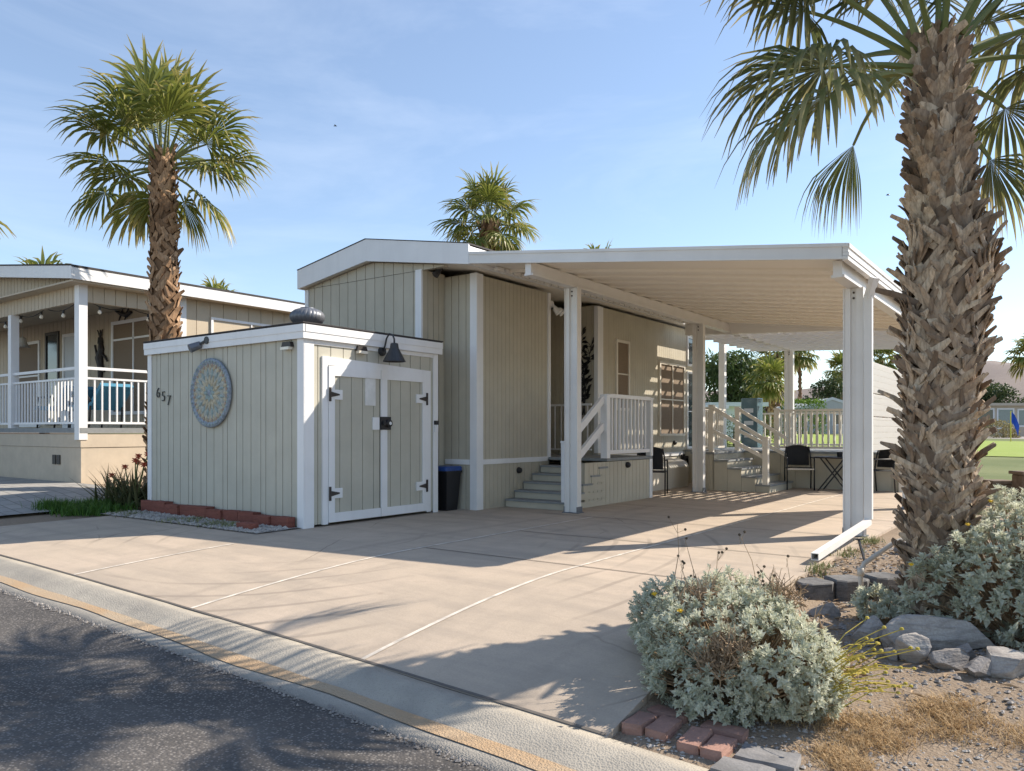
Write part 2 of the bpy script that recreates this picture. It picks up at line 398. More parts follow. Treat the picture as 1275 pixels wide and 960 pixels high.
# driveway slab
dx=lin(-10.6,-1.75,.3); dy=lin(3.15,16.6,.2)
drv=grid(dx,dy,lambda x,y:gz(min(x,-1.76),y))
n0=len(drv.v)
side=drv.pts([(-1.75,y,gz(-1.76,y)-.14) for y in dy]); nn=len(dx)
for j in range(len(dy)-1): drv.face((j*nn+nn-1,side+j,side+j+1,(j+1)*nn+nn-1))
tag(drv.build('driveway',M['drive'],smooth=False),kind='structure')
jt=MB(); jd=MB()
def strip(b,p,q,w,lift):
    p=V((*p,0)); q=V((*q,0)); n=max(2,int((q-p).length/.2)); s=V((-(q-p).y,(q-p).x,0)).normalized()*w/2
    k=None
    for i in range(n+1):
        c=p+(q-p)*i/n; a,d=c+s,c-s
        m=b.pts([(a.x,a.y,gz(min(a.x,-1.76),a.y)+lift),(d.x,d.y,gz(min(d.x,-1.76),d.y)+lift)])
        if k is not None: b.face((k,k+1,m+1,m))
        k=m
for x,y1 in ((-3.4,15.5),(-5.2,9.0),(-7.0,4.75)): strip(jt,(x,3.16),(x,y1),.032,.004)
for y in (5.65,7.25,9.0,10.8,12.6,14.4): strip(jd,(-5.15 if y<9 else -6,y),(-1.78,y),.016,.0045)
strip(jd,(-10.5,3.165),(-1.76,3.165),.02,.0045)
tag(jt.build('driveway_joint',M['joint']),kind='structure'); tag(jd.build('driveway_groove',M['joint_dark']),kind='structure')
# curb and gutter, street
xc=lin(-40,14,.25)
prof=[(3.155,-.13),(3.15,.0),(3.06,.004),(2.97,-.02),(2.88,-.05),(2.80,-.058),(2.60,-.045),(2.598,-.2)]
cb=MB(); n=len(prof)
for x in xc:
    w=.02*noise.noise(V((x*.9,0,0)))
    cb.pts([(x,y+w*(1 if i>0 else 0),edge(x)+z+.003*noise.noise(V((x*4,y*9,2)))) for i,(y,z) in enumerate(prof)])
for i in range(len(xc)-1):
    for j in range(n-1): cb.face((i*n+j,(i+1)*n+j,(i+1)*n+j+1,i*n+j+1))
tag(cb.build('curb',M['curb'],smooth=True),kind='structure')
gj=MB()
sl=MB()
for i,x in enumerate(xc):
    a=2.862+.012*noise.noise(V((x*1.7,3,0)))+.012*noise.noise(V((x*9,3,0))); b_=2.755+.05*noise.noise(V((x*1.1,7,0)))+.015*noise.noise(V((x*8,7,0)))
    f=lambda y: edge(x)+interp(y,sorted([(p,q) for p,q in prof if .0>=q>-.1]))+.006
    sl.pts([(x,a,f(a)),(x,(a+b_)/2,f((a+b_)/2)+.004),(x,b_,f(b_))])
    if i:
        k=(i-1)*3
        for j in (0,1): sl.face((k+j,k+j+3,k+j+4,k+j+1))
tag(sl.build('gutter_silt',M['orange'],smooth=True),kind='structure')
st=grid(lin(-60,40,1.0),[-9,-7,-5,-3,-1,0,1,1.6,2.1,2.61],lambda x,y:edge(x)-.04+.004*noise.noise(V((x,y*2,5))))
tag(st.build('street',M['asphalt'],smooth=True),kind='structure')
# crumbled asphalt edge
ae=MB()
for i in range(1300):
    x=rnd.uniform(-12,0); y=2.60+rnd.gauss(0,.02); r=rnd.uniform(.004,.012)
    ae.q=(rnd.random(),0); z=edge(x)-.036; 
    k=ae.pts([(x+r*rnd.uniform(.6,1.3)*math.cos(a),y+r*rnd.uniform(.6,1.3)*math.sin(a),z) for a in (0,1.57,3.14,4.71)]+[(x,y,z+r)])
    for j in range(4): ae.face((k+j,k+(j+1)%4,k+4))
tag(ae.build('street_edge_crumbs',M['rock']),'loose crumbs along the asphalt edge','crumbs',kind='stuff')
# pavers of the neighbour, lawn, putting green, gravel
tag(grid(lin(-22,-11.6,.6),lin(3.9,6.42,.3),lambda x,y:gz(x,y)+.01).build('paver_drive',M['paver']),kind='structure')
tag(grid([-70,-50,-35,-25,-18,-14]+lin(-12,6,1.5)+[8,11,16,25,40],lin(19.5,30,1.5)+[33,37,42,48,55,63],lambda x,y:gz(x,y)+.03).build('lawn',M['lawn']),kind='structure')
tag(grid(lin(-16,16,2),lin(38,57,2),lambda x,y:gz(x,y)+.12*math.sin(math.pi*(y-38)/19)+.06).build('putting_green',M['green']),kind='structure')
tag(grid(lin(-30,40,4),lin(60,75,3),lambda x,y:gz(x,y)+.02).build('gravel_path',M['gravel']),kind='structure')
gb=grid(lin(-10.9,-7.36,.12),lin(5.28,5.93,.08),lambda x,y:gz(x,y)+.012+.01*noise.noise(V((x*6,y*6,3))))
tag(gb.build('gravel_bed',M['gravel']),kind='structure')
# distant hills
hl=MB(); A0=-10; N=90
for i in range(N+1):
    a=R(-62+124*i/N); az=a # from +Y toward +X ... camera looks 36 deg left of +Y
    h=190+70*noise.noise(V((i*.11,2,0)))+26*noise.noise(V((i*.37,5,0)))+10*noise.noise(V((i*1.1,8,0)))
    h*= .55+.6*sm(15,80,i)
    for r_,k in ((1500,0),(1750,.45),(2000,.85),(2300,1.0),(2700,.5)):
        kk=k*(1+.25*noise.noise(V((i*.6,r_*.004,1))))
        hl.v.append((r_*math.sin(az),r_*math.cos(az),.3+max(0,h)*kk-(2 if k==0 else 0)))
for i in range(N):
    for j in range(4): hl.face((i*5+j,(i+1)*5+j,(i+1)*5+j+1,i*5+j+1))
tag(hl.build('hills',M['hill'],smooth=True),kind='structure')

# ------------------------------------------------------------------ shed
SX,SX0=-7.35,-10.75; SY,SY1=5.93,8.28; ST=2.27
shed=thing('storage_shed','sage beige plywood shed with white double doors beside the driveway','shed',((SX+SX0)/2,(SY+SY1)/2,0))
b=MB(); b.boards('x',SY,SX0,SX,.02,ST,-1,alt=[.2,.1,.2,.13,.17]); b.build('wall',M['siding'],shed)
b=MB(); b.boards('y',SX,SY+.002,SY1,.03,ST,1,sp=.2); b.build('wall',M['siding'],shed)
b=MB(); b.boards('y',SX0,SY+.002,SY1,.02,ST,-1,sp=.2); b.build('wall',M['siding'],shed)
b=MB(); b.box(SX0+.08,SX-.08,SY1-.07,SY1,.02,ST); b.build('wall',M['siding'],shed)
for (x0,x1,y0,y1) in ((SX-.09,SX+.03,SY-.03,SY-.012),(SX+.012,SX+.03,SY-.012,SY+.13),(SX0-.03,SX0+.07,SY-.03,SY-.012),(SX+.014,SX+.032,SY1-.10,SY1)):
    b=MB(); b.bbox(x0,x1,y0,y1,.0,ST,.004); b.build('corner_trim',M['trim'],shed)
b=MB()
for (x0,x1,y0,y1) in ((SX0-.06,SX+.07,SY-.065,SY-.035),(SX+.04,SX+.07,SY-.035,SY1+.05),(SX0-.06,SX0-.03,SY-.035,SY1+.05)):
    b.box(x0,x1,y0,y1,2.245,2.37); b.box(x0-.008 if x1-x0<1 else x0,x1+.008,y0-.008,y1,2.325,2.41)
b.build('fascia',M['trim'],shed)
b=MB(); b.box(SX0-.055,SX+.062,SY-.06,SY1+.05,2.38,2.425); b.box(SX0-.07,SX+.078,SY-.076,SY1+.06,2.425,2.438); b.build('roof',M['shingle'],shed)
b=MB(); b.box(SX+.014,SX+.03,SY+.13,SY1-.1,2.19,2.245); b.build('header_trim',M['trim'],shed)
# door frame
DY0,DY1,DT=6.18,8.12,2.06
b=MB(); x=SX+.014
b.box(x,x+.022,DY0,DY0+.085,.02,DT); b.box(x,x+.022,DY1-.085,DY1,.02,DT-.06); 
b.hexa([(x,DY0+.085,DT-.1),(x+.022,DY0+.085,DT-.1),(x+.022,DY1-.085,DT-.155),(x,DY1-.085,DT-.155)],[(x,DY0+.085,DT),(x+.022,DY0+.085,DT),(x+.022,DY1-.085,DT-.06),(x,DY1-.085,DT-.06)])
b.build('door_frame',M['trim'],shed)
ym=7.14
def shed_door(y0,y1,hy,sgn,mid=None):
    d=MB(); d.boards('y',SX+.018,y0,y1,.05,1.93,1,sp=.19,th=.012,back=.02,gap=.01); d=d.build('door',M['siding'],shed)
    t=MB(); X0,X1=SX+.031,SX+.05
    
    if sgn>0: t.box(X0,X1,y0,y0+.09,.04,1.95); t.box(X0,X1,y0+.09,y1,.04,.15); t.box(X0,X1,y0+.09,y1,1.83,1.95)
    else: t.box(X0,X1,y0,y0+.11,.04,1.95); t.box(X0,X1,y1-.09,y1,.04,1.95); t.box(X0,X1,y0+.11,y1-.09,.04,.15); t.box(X0,X1,y0+.11,y1-.09,1.83,1.95)
    t.build('door_trim',M['trim'],d)
    for z in (.39,1.6):
        w=MB(); w.bbox(X0,X1+.002,*( (hy+.06,hy+.205) if sgn>0 else (hy-.205,hy-.06)),z-.06,z+.06,.003); w.build('hinge_pad',M['trim'],d)
        h=MB(); a=X1+.003
        h.box(a,a+.010,hy-.016,hy+.016,z-.085,z+.085)
        h.prism_x([(hy,z-.036),(hy+sgn*.15,z-.008),(hy+sgn*.15,z+.008),(hy,z+.036)] if sgn>0 else [(hy,z+.036),(hy+sgn*.15,z+.008),(hy+sgn*.15,z-.008),(hy,z-.036)],a,a+.008)
        for zz in (-.06,.06): h.lathe([(.007,0),(.007,.008)],(a+.012,hy,z+zz),8,'x')
        h.tube([(a+.010,hy,z-.08),(a+.010,hy,z+.08)],.009,8); h.build('hinge',M['hinge'],d)
    return d
da=shed_door(DY0+.09,ym-.005,DY0+.10,1); db=shed_door(ym+.005,DY1-.09,DY1-.10,-1)
b=MB(); a=SX+.052; b.box(a,a+.01,ym-.02,ym+.17,1.17,1.34)
b.lathe([(.05,0),(.055,.006),(.05,.03),(.02,.04)],(a+.01,ym+.12,1.255),14,'x'); b.lathe([(.03,0),(.03,.03)],(a+.01,ym+.03,1.255),12,'x'); b.build('latch',M['black'],db)
b=MB(); b.lathe([(.022,0),(.022,.012)],(a+.041,ym+.12,1.255),12,'x'); b.build('padlock_face',M['trim'],db)
b=MB(); b.bbox(SX+.03,SX+.056,ym-.145,ym-.03,1.17,1.33,.005); b.build('strike_pad',M['trim'],da)
tag(MB(),) if False else None
b=MB(); b.box(SX+.032,SX+.042,6.87,7.05,1.48,1.87); b.box(SX+.042,SX+.046,6.93,7.0,1.58,1.7); b.build('notice_plate',M['paper'],da)
# house number
def text_mesh(txt,size,depth):
    cu=bpy.data.curves.new('digit','FONT'); cu.body=txt; cu.size=size; cu.extrude=depth; cu.align_x='CENTER'; cu.align_y='CENTER'; cu.offset=-.004
    o=bpy.data.objects.new('digit_tmp',cu); C.objects.link(o); bpy.context.view_layer.update()
    dg=bpy.context.evaluated_depsgraph_get(); me=bpy.data.meshes.new_from_object(o.evaluated_get(dg)); bpy.data.objects.remove(o); return me
for ch,x,z in (('6',-10.50,1.69),('5',-10.36,1.635),('7',-10.22,1.575)):
    me=text_mesh(ch,.21,.006); me.materials.clear(); me.materials.append(M['black'])
    o=bpy.data.objects.new('house_number',me); C.objects.link(o); o.parent=shed; o.rotation_euler=(R(90),0,0)
    o.location=V((x,SY-.028,z))-V(shed['_o'])
# turbine vent
b=MB(); c=(-8.05,6.55,2.43)
b.lathe([(.17,0),(.15,.05),(.13,.11)],c,20); b=b.build('vent_base',M['vent'],shed)
b=MB(); nf=22
for k in range(nf):
    t0=2*math.pi*k/nf; prev=None
    for j in range(9):
        u=j/8; ph=-1.15+2.3*u; rr=.21*math.cos(ph)**.8; z=2.53+.105+.105*math.sin(ph)/math.sin(1.15)
        tt=t0+.25*u
        m=b.pts([(c[0]+rr*math.cos(tt),c[1]+rr*math.sin(tt),z),(c[0]+(rr+.016)*math.cos(tt+.2),c[1]+(rr+.016)*math.sin(tt+.2),z),(c[0]+rr*.93*math.cos(tt+.36),c[1]+rr*.93*math.sin(tt+.36),z)])
        if prev is not None:
            b.face((prev,prev+1,m+1,m)); b.face((prev+1,prev+2,m+2,m+1))
        prev=m
b.lathe([(.1,0),(.09,.02),(.02,.03)],(c[0],c[1],2.735),16); b.build('turbine_vent',M['vent'],shed,smooth=True)
# medallion
mc=V((-9.19,SY-.03,1.655))
med=thing('wall_medallion','round blue and yellow mandala plaque hung on the grey shed wall','wall art',tuple(mc))
b=MB(); b.lathe([(.40,0),(.455,0),(.46,-.02),(.44,-.035),(.40,-.03),(.385,-.015)],mc,48,'y'); b.build('rim',M['med_rim'],med,smooth=True)
b=MB(); b.lathe([(.40,.002),(.40,-.016),(.2,-.022),(.05,-.026)],mc,48,'y'); b.build('face',M['med_in'],med)
def petals(n,r0,r1,w,y,name,mt,ph=0):
    b=MB()
    for k in range(n):
        t=2*math.pi*(k+ph)/n; d=V((math.cos(t),0,math.sin(t))); s=V((-math.sin(t),0,math.cos(t)))
        P=[mc+d*r0,mc+d*(r0*.5+r1*.5)+s*w,mc+d*r1,mc+d*(r0*.5+r1*.5)-s*w]
        m=b.pts([p+V((0,y,0)) for p in P]+[p+V((0,y+.02,0)) for p in P]+[mc+d*(r0*.5+r1*.5)+V((0,y-.008,0))])
        for i in range(4):
            j=(i+1)%4; b.face((m+i,m+j,m+8)); b.face((m+j,m+i,m+4+i,m+4+j))
    b.build(name,mt,med)
petals(16,.06,.24,.03,-.03,'petal_ring',M['med_gold']); petals(16,.2,.32,.024,-.026,'petal_ring',M['med_teal'],.5); petals(24,.29,.39,.03,-.022,'petal_ring',M['med_gold'])
petals(24,.335,.395,.022,-.024,'petal_ring',M['med_rust'],.5); petals(8,.02,.13,.03,-.036,'petal_ring',M['med_teal'])
b=MB(); b.lathe([(.05,0),(.05,-.03),(.03,-.042)],mc,16,'y'); b.build('boss',M['med_rim'],med)
b=MB()
for k in range(40):
    t=2*math.pi*k/40; b.lathe([(.016,-.028),(.014,-.04),(.004,-.044)],mc+V((.42*math.cos(t),0,.42*math.sin(t))),6,'y')
b.build('bead_ring',M['med_teal'],med)
# barn lamp
lx,ly=SX+.03,7.17
lamp=thing('barn_lamp','grey gooseneck barn lamp above the white shed doors','wall lamp',(lx,ly,2.12))
b=MB(); b.lathe([(.065,0),(.065,.02),(.03,.03)],(lx,ly,2.2),16,'x'); b.build('wall_plate',M['shade'],lamp)
b=MB(); b.tube([(lx+.02,ly,2.2),(lx+.06,ly,2.26),(lx+.09,ly,2.36),(lx+.14,ly,2.42),(lx+.2,ly,2.4),(lx+.23,ly,2.34),(lx+.23,ly,2.28)],.012,8); b.build('gooseneck',M['shade'],lamp,smooth=True)
b=MB(); b.lathe([(.04,.24),(.05,.23),(.06,.17),(.15,.0),(.145,.0),(.05,.16),(.03,.2)],(lx+.23,ly,2.05),20); b.build('lamp_shade',M['shade'],lamp)
# small security and solar lights on the shed
def solar(loc,lab,axis):
    t=thing('solar_light',lab,'solar light',loc,'small solar lights on the shed')
    b=MB()
    if axis=='x': 
        b.prism_x([(loc[1]-.09,loc[2]),(loc[1]+.09,loc[2]),(loc[1]+.07,loc[2]+.06),(loc[1]-.07,loc[2]+.06)],loc[0],loc[0]+.05)
    else:
        b.prism_y([(loc[0]-.09,loc[2]),(loc[0]+.09,loc[2]),(loc[0]+.07,loc[2]+.06),(loc[0]-.07,loc[2]+.06)],loc[1]-.05,loc[1])
    b.build('housing',M['darkbrown'],t)
    b=MB()
    if axis=='x': b.box(loc[0]+.01,loc[0]+.075,loc[1]-.075,loc[1]+.075,loc[2]-.035,loc[2]-.002)
    else: b.box(loc[0]-.075,loc[0]+.075,loc[1]-.075,loc[1]-.01,loc[2]-.035,loc[2]-.002)
    b.build('lens',M['bulb'],t)
solar((SX+.015,6.8,2.17),'dark solar light above the left shed door, left of the barn lamp','x')
solar((-7.6,SY-.016,2.16),'dark solar light at the shed corner facing the street','y')
c=V((-9.36,SY-.07,2.30))
cam_t=thing('security_camera','small grey spotlight under the shed roof edge above the round plaque','camera',tuple(c))
b=MB(); b.bar(c+V((.12,.0,.05)),c+V((-.0,-.03,.0)),.025,.025); b.lathe([(.05,0),(.05,-.015)],c+V((.13,0,.05)),12,'y'); b.build('bracket',M['black'],cam_t)
b=MB(); b.tube([c+V((-.02,.0,.0)),c+V((-.06,-.13,-.06))],[.05,.06],12); b.build('lamp_head',M['vent'],cam_t)
kp=thing('keypad','small white keypad with dark top on the shed corner trim','keypad',(SX+.034,8.22,1.22))
b=MB(); b.bbox(SX+.033,SX+.055,8.19,8.26,1.14,1.24,.004); b.build('key_panel',M['trim'],kp)
b=MB(); b.box(SX+.033,SX+.06,8.19,8.26,1.243,1.30); b.build('display',M['black'],kp)
# recycling bin
bl=(-7.44,8.56,0)
rb=thing('recycling_bin','black bin with blue lid between the shed and the house corner','bin',bl)
b=MB(); b.hexa([(-7.58,8.44,0),(-7.30,8.44,0),(-7.30,8.68,0),(-7.58,8.68,0)],[(-7.62,8.40,.56),(-7.26,8.40,.56),(-7.26,8.72,.56),(-7.62,8.72,.56)])
b.box(-7.627,-7.25,8.385,8.735,.545,.575); b.build('bin_body',M['binblack'],rb)
b=MB(); b.bbox(-7.63,-7.245,8.38,8.74,.577,.64,.02); b.box(-7.5,-7.38,8.368,8.38,.585,.61); b.build('lid',M['binblue'],rb)
# red block edging
xx=SX0+.02; k=0
LBL=['leftmost red edging block at the shed foot by the grass','red edging block second from the left corner of the shed','red edging block third from the left under the house number','red edging block below the left side of the round plaque','red edging block below the round plaque','red edging block below the right side of the plaque','red edging block just right of the plaque','red edging block in the right half of the row','red edging block second from the shed door corner','red edging block closest to the white shed corner']
W=(SX-.1-SX0)/10
def rough_block(x0,x1,y0,y1,z0,z1,seed,j=.01):
    b=MB(); nx,ny,nz=4,3,3
    idx={}
    for i in range(nx+1):
        for jj in range(ny+1):
            for kk in range(nz+1):
                if i in(0,nx) or jj in(0,ny) or kk in(0,nz):
                    p=V((x0+(x1-x0)*i/nx,y0+(y1-y0)*jj/ny,z0+(z1-z0)*kk/nz))
                    q=V((noise.noise(p*9+V((seed,0,0))),noise.noise(p*9+V((0,seed,3))),noise.noise(p*9+V((5,1,seed)))))
                    c=V(((x0+x1)/2,(y0+y1)/2,(z0+z1)/2)); ed=(i in(0,nx))+(jj in(0,ny))+(kk in(0,nz))
                    if ed>=2: p=p+(c-p).normalized()*j*1.2
                    idx[i,jj,kk]=b.pts([p+q*j])
    for i in range(nx+1):
        for jj in range(ny+1):
            for kk in range(nz+1):
                for (a,c_,n1,n2) in (((1,0,0),(0,1,0),2,nz),((0,1,0),(0,0,1),0,nx),((1,0,0),(0,0,1),1,ny)):
                    if (i,jj,kk)[n1] in (0,n2):
                        q=[(i,jj,kk),(i+a[0],jj+a[1],kk+a[2]),(i+a[0]+c_[0],jj+a[1]+c_[1],kk+a[2]+c_[2]),(i+c_[0],jj+c_[1],kk+c_[2])]
                        if all(t in idx for t in q): b.face([idx[t] for t in q])
    return b
for k in range(10):
    x0=SX0+.0+k*W; dz=.012*math.sin(k*2.1); 
    o=rough_block(x0+.002,x0+W-.002,SY-.15-.012*(k%3),SY-.035,-.03,.172+dz-.004*k,k*1.7,.008).build('edging_block',M['redblock'],loc=(x0+W/2,SY-.09,0))
    tag(o,LBL[k],'block','red edging blocks along the shed')
tag(rough_block(-7.95,-7.67,5.42,5.55,-.01,.085,33,.012).build('edging_block',M['redblock'],loc=(-7.8,5.48,0),rotz=.0),'loose red block lying on the gravel by the driveway edge','block','red edging blocks along the shed')

# ------------------------------------------------------------------ manufactured home
HY=8.30; WX=-7.03; HL=-10.2; RXc=-7.65; HB=8.80; EAVR=-6.654; EAVL=-10.27; YE=18.4; YF=8.15
home=thing('mobile_home','beige panelled mobile home with white fascia behind the shed and carport','house',(-8.6,13,0))
def roofb(x): return interp(x,[(EAVL,3.478),(-8.663,3.73),(EAVR,3.43)])
def rooft(x): return interp(x,[(EAVL,3.78),(-8.663,4.06),(EAVR,3.71)])
b=MB(); b.boards('x',HY,HL,RXc-.1,.0,3.485,-1,sp=.2); b.build('wall',M['siding_house'],home)
b=MB(); b.boards('x',HY-.006,HL,RXc+.45,3.49,roofb,-1,sp=.2,th=.014); b.build('gable_panel',M['siding_house'],home)
b=MB(); b.boards('y',RXc,HY,HB,.0,3.50,1,sp=.12); b.build('wall',M['siding_house'],home)
b=MB(); b.boards('x',HB,RXc+.016,WX,.0,3.46,-1,sp=.14); b.build('wall',M['siding_house'],home)
b=MB(); b.boards('y',WX,HB+.002,10.72,.0,3.44,1,sp=.1,gap=.006,th=.008); b.build('wall',M['siding_house'],home)
b=MB(); b.boards('y',WX,12.34,17.3,.0,3.44,1,sp=.1,gap=.006,th=.008); b.build('wall',M['siding_house'],home)
b=MB(); b.boards('x',12.34,-8.25,WX-.07,.0,3.46,-1,sp=.1,gap=.006,th=.008); b.build('alcove_wall',M['siding_house'],home)
b=MB(); b.boards('y',-8.25,10.7,12.34,.0,3.46,1,sp=.1,gap=.006,th=.008); b.boards('x',10.72,-8.25,WX-.07,.0,3.46,1,sp=.1,gap=.006,th=.008,back=.05); b.build('alcove_wall',M['siding_house'],home)
b=MB(); b.boards('y',HL,HY+.002,17.3,.0,3.46,-1,sp=.2); b.boards('x',17.3,HL,WX,.0,3.44,1,sp=.2); b.build('wall',M['siding_house'],home)
d=MB(); d.box(-8.23,-8.2,11.05,11.95,.74,2.8); d=d.build('entry_door',M['trim'],home); b=MB(); b.lathe([(.03,0),(.03,.05)],(-8.2,11.85,1.75),10,'x'); b.build('handle',M['black'],d)
def trim(x0,x1,y0,y1,z0,z1,name='corner_trim'):
    b=MB(); b.box(x0,x1,y0,y1,z0,z1); return b.build(name,M['trim'],home)
trim(RXc-.1,RXc+.02,HY-.034,HY-.0,0,3.5); 
trim(WX-.10,WX+.026,HB-.034,HB-.0,0,3.46); trim(WX+.009,WX+.027,HB,HB+.12,0,3.455)
trim(WX-.03,WX+.03,10.66,10.73,0.7,3.44); trim(WX-.05,WX+.03,12.30,12.50,.75,3.44); trim(WX-.02,WX+.03,17.22,17.32,0,3.44); trim(HL-.022,HL+.06,HY-.034,HY-.015,0,3.47)
trim(WX+.009,WX+.03,HB+.12,10.64,.66,.735,'belt_trim'); trim(RXc+.04,WX-.11,HB-.034,HB-.015,.66,.735,'belt_trim'); trim(WX+.009,WX+.03,12.52,17.2,.62,.70,'belt_trim')
# roof, fascia, soffit
b=MB()
for (xa,xb) in ((EAVL,-8.663),(-8.663,EAVR)):
    b.hexa([(xa,YF+.04,rooft(xa)-.03),(xb,YF+.04,rooft(xb)-.03),(xb,YE,rooft(xb)-.03),(xa,YE,rooft(xa)-.03)],[(xa,YF-.015,rooft(xa)+.012),(xb,YF-.015,rooft(xb)+.012),(xb,YE,rooft(xb)+.012),(xa,YE,rooft(xa)+.012)])
b.build('roof',M['shingle'],home)
b=MB()
for (xa,xb) in ((EAVL,-8.663),(-8.663,EAVR)):
    b.hexa([(xa,YF,roofb(xa)),(xb,YF,roofb(xb)),(xb,YF+.035,roofb(xb)),(xa,YF+.035,roofb(xa))],[(xa,YF,rooft(xa)),(xb,YF,rooft(xb)),(xb,YF+.035,rooft(xb)-.03),(xa,YF+.035,rooft(xa)-.03)])
b.build('gable_fascia',M['trim'],home)
b=MB(); b.box(EAVR-.03,EAVR,YF+.037,YE,3.43,3.70); b.build('eave_fascia',M['trim'],home)
b=MB(); b.box(EAVL,EAVL+.03,YF+.037,YE,3.478,3.76); b.build('eave_fascia',M['trim'],home)
b=MB()
for (xa,xb) in ((EAVL+.03,-8.663),(-8.663,EAVR-.03)):
    b.hexa([(xa,YF+.037,roofb(xa)+.012),(xb,YF+.037,roofb(xb)+.012),(xb,YE-.02,roofb(xb)+.012),(xa,YE-.02,roofb(xa)+.012)],[(xa,YF+.037,roofb(xa)+.04),(xb,YF+.037,roofb(xb)+.04),(xb,YE-.02,roofb(xb)+.04),(xa,YE-.02,roofb(xa)+.04)])
b.build('soffit',M['pan'],home)
def window_y(parent,X,y0,y1,z0,z1,fm,pm,mull=(),bars=(),fw=.05,name='window'):
    f=MB(); a=X; f.box(a,a+.035,y0,y0+fw,z0,z1); f.box(a,a+.035,y1-fw,y1,z0,z1); f.box(a,a+.035,y0+fw,y1-fw,z0,z0+fw); f.box(a,a+.035,y0+fw,y1-fw,z1-fw,z1)
    for m in mull: f.box(a+.012,a+.03,m-.015,m+.015,z0+fw,z1-fw)
    for m in bars: f.box(a+.01,a+.028,y0+fw,y1-fw,m-.012,m+.012)
    f=f.build(name,fm,parent); p=MB(); p.box(a+.001,a+.008,y0+fw,y1-fw,z0+fw,z1-fw); p.build('pane',pm,f); return f
window_y(home,WX+.009,13.0,13.55,1.55,2.9,M['rail'],M['screen'],bars=(2.25,))
window_y(home,WX+.009,14.9,16.2,1.05,2.62,M['rail'],M['screen'],mull=(15.55,),bars=(1.83,))
window_y(home,WX+.009,16.32,17.18,.76,2.5,M['trim'],M['glass'],mull=(16.7,),bars=(1.6,),name='sliding_door')
window_y(home,WX+.009,16.34,17.16,2.62,3.3,M['trim'],M['glass'],name='transom_window')
# fixtures on the home
def dome(loc,ax,lab,mt='black',r=.05):
    t=MB(); 
    if ax=='x': t.lathe([(r,0),(r,.02),(r*.8,.05),(r*.3,.065)],loc,12,'x')
    else: t.lathe([(r,0),(r,-.02),(r*.8,-.05),(r*.3,-.065)],loc,12,'y')
    return tag(t.build('step_light',M[mt],loc=loc),lab,'light','small dark round lights on the walls')
dome((WX+.01,9.83,.54),'x','small dark round light on the skirting beside the front steps')
dome((WX+.01,15.66,.9),'x','small dark round light on the wall under the large window')
sp=thing('security_light','white twin security light at the top of the entry alcove','security light',(WX+.02,10.85,3.2))
b=MB(); b.lathe([(.06,0),(.06,.03)],(WX-.02,10.8,3.27),12,'x'); b.bar((WX,10.8,3.27),(WX+.06,10.85,3.2),.04,.04); b.build('mount',M['trim'],sp)
for dy in (0,.12):
    b=MB(); b.tube([(WX+.06,10.8+dy,3.2),(WX+.13,10.83+dy,3.12)],[.04,.065],12); b.build('lamp_head',M['trim'],sp)
hr=thing('hose_reel','black hose hanger with coiled hose by the white corner trim','hose reel',(WX+.03,16.1,.2))
b=MB(); b.box(WX+.031,WX+.05,16.0,16.18,.5,.64); b.box(WX+.05,WX+.14,16.03,16.15,.55,.6); b.build('bracket',M['black'],hr)
for q in range(3):
    b=MB(); b.tube([(WX+.07+.025*q,16.09+.12*math.cos(t)*(1-.1*q),.40+.2*math.sin(t)) for t in [2*math.pi*i/20 for i in range(21)]],.012,6); b.build('hose_coil',M['black'],hr)
eave_l=thing('eave_spotlight','small dark spotlight under the soffit beside the front corner trim','spotlight',(-7.3,8.42,3.42))
b=MB(); b.lathe([(.05,0),(.05,.03)],(-7.4,8.4,3.47),10); b.tube([(-7.4,8.4,3.47),(-7.42,8.33,3.40)],[.035,.055],10); b.build('lamp_head',M['darkbrown'],eave_l)
# metal tree wall art
art=MB(); ay=12.31
def leaf2d(b,p,a,l,w,y=ay):
    d=V((math.cos(a),0,math.sin(a))); s=V((-d.z,0,d.x)); p=V(p)
    k=b.pts([p,p+d*l*.5+s*w,p+d*l,p+d*l*.5-s*w]+[q+V((0,.008,0)) for q in (p,p+d*l*.5+s*w,p+d*l,p+d*l*.5-s*w)])
    b.face((k,k+1,k+2,k+3)); b.face((k+7,k+6,k+5,k+4))
    for i in range(4): b.face((k+(i+1)%4,k+i,k+4+i,k+4+(i+1)%4))
ar=random.Random(3)
for sx,ph,hh in ((0,0,1.0),(.06,2.2,.86),(-.07,4.1,.7)):
    stem=[(-7.33+sx*(i/5)+.06*math.sin(i*.55+ph),ay,1.45+i*.145*hh) for i in range(11)]
    art.tube(stem,[.014-.0009*i for i in range(11)],6)
    for i in range(2,11):
        for sgn in (-1,1):
            for q in range(2):
                p=stem[i]; a=R(90-sgn*ar.uniform(20,75)); l=ar.uniform(.09,.16); d=(math.cos(a),math.sin(a)); e=(p[0]+d[0]*.05,ay-.004,p[2]+d[1]*.05+q*.06)
                art.tube([p,e],[.006,.004],4); leaf2d(art,e,a+ar.uniform(-.3,.3),l,l*.2,ay-.004)
tag(art.build('metal_tree_art',M['black'],loc=(-7.36,ay,1.45)),'black metal branch with leaves on the alcove wall behind the post','wall art')

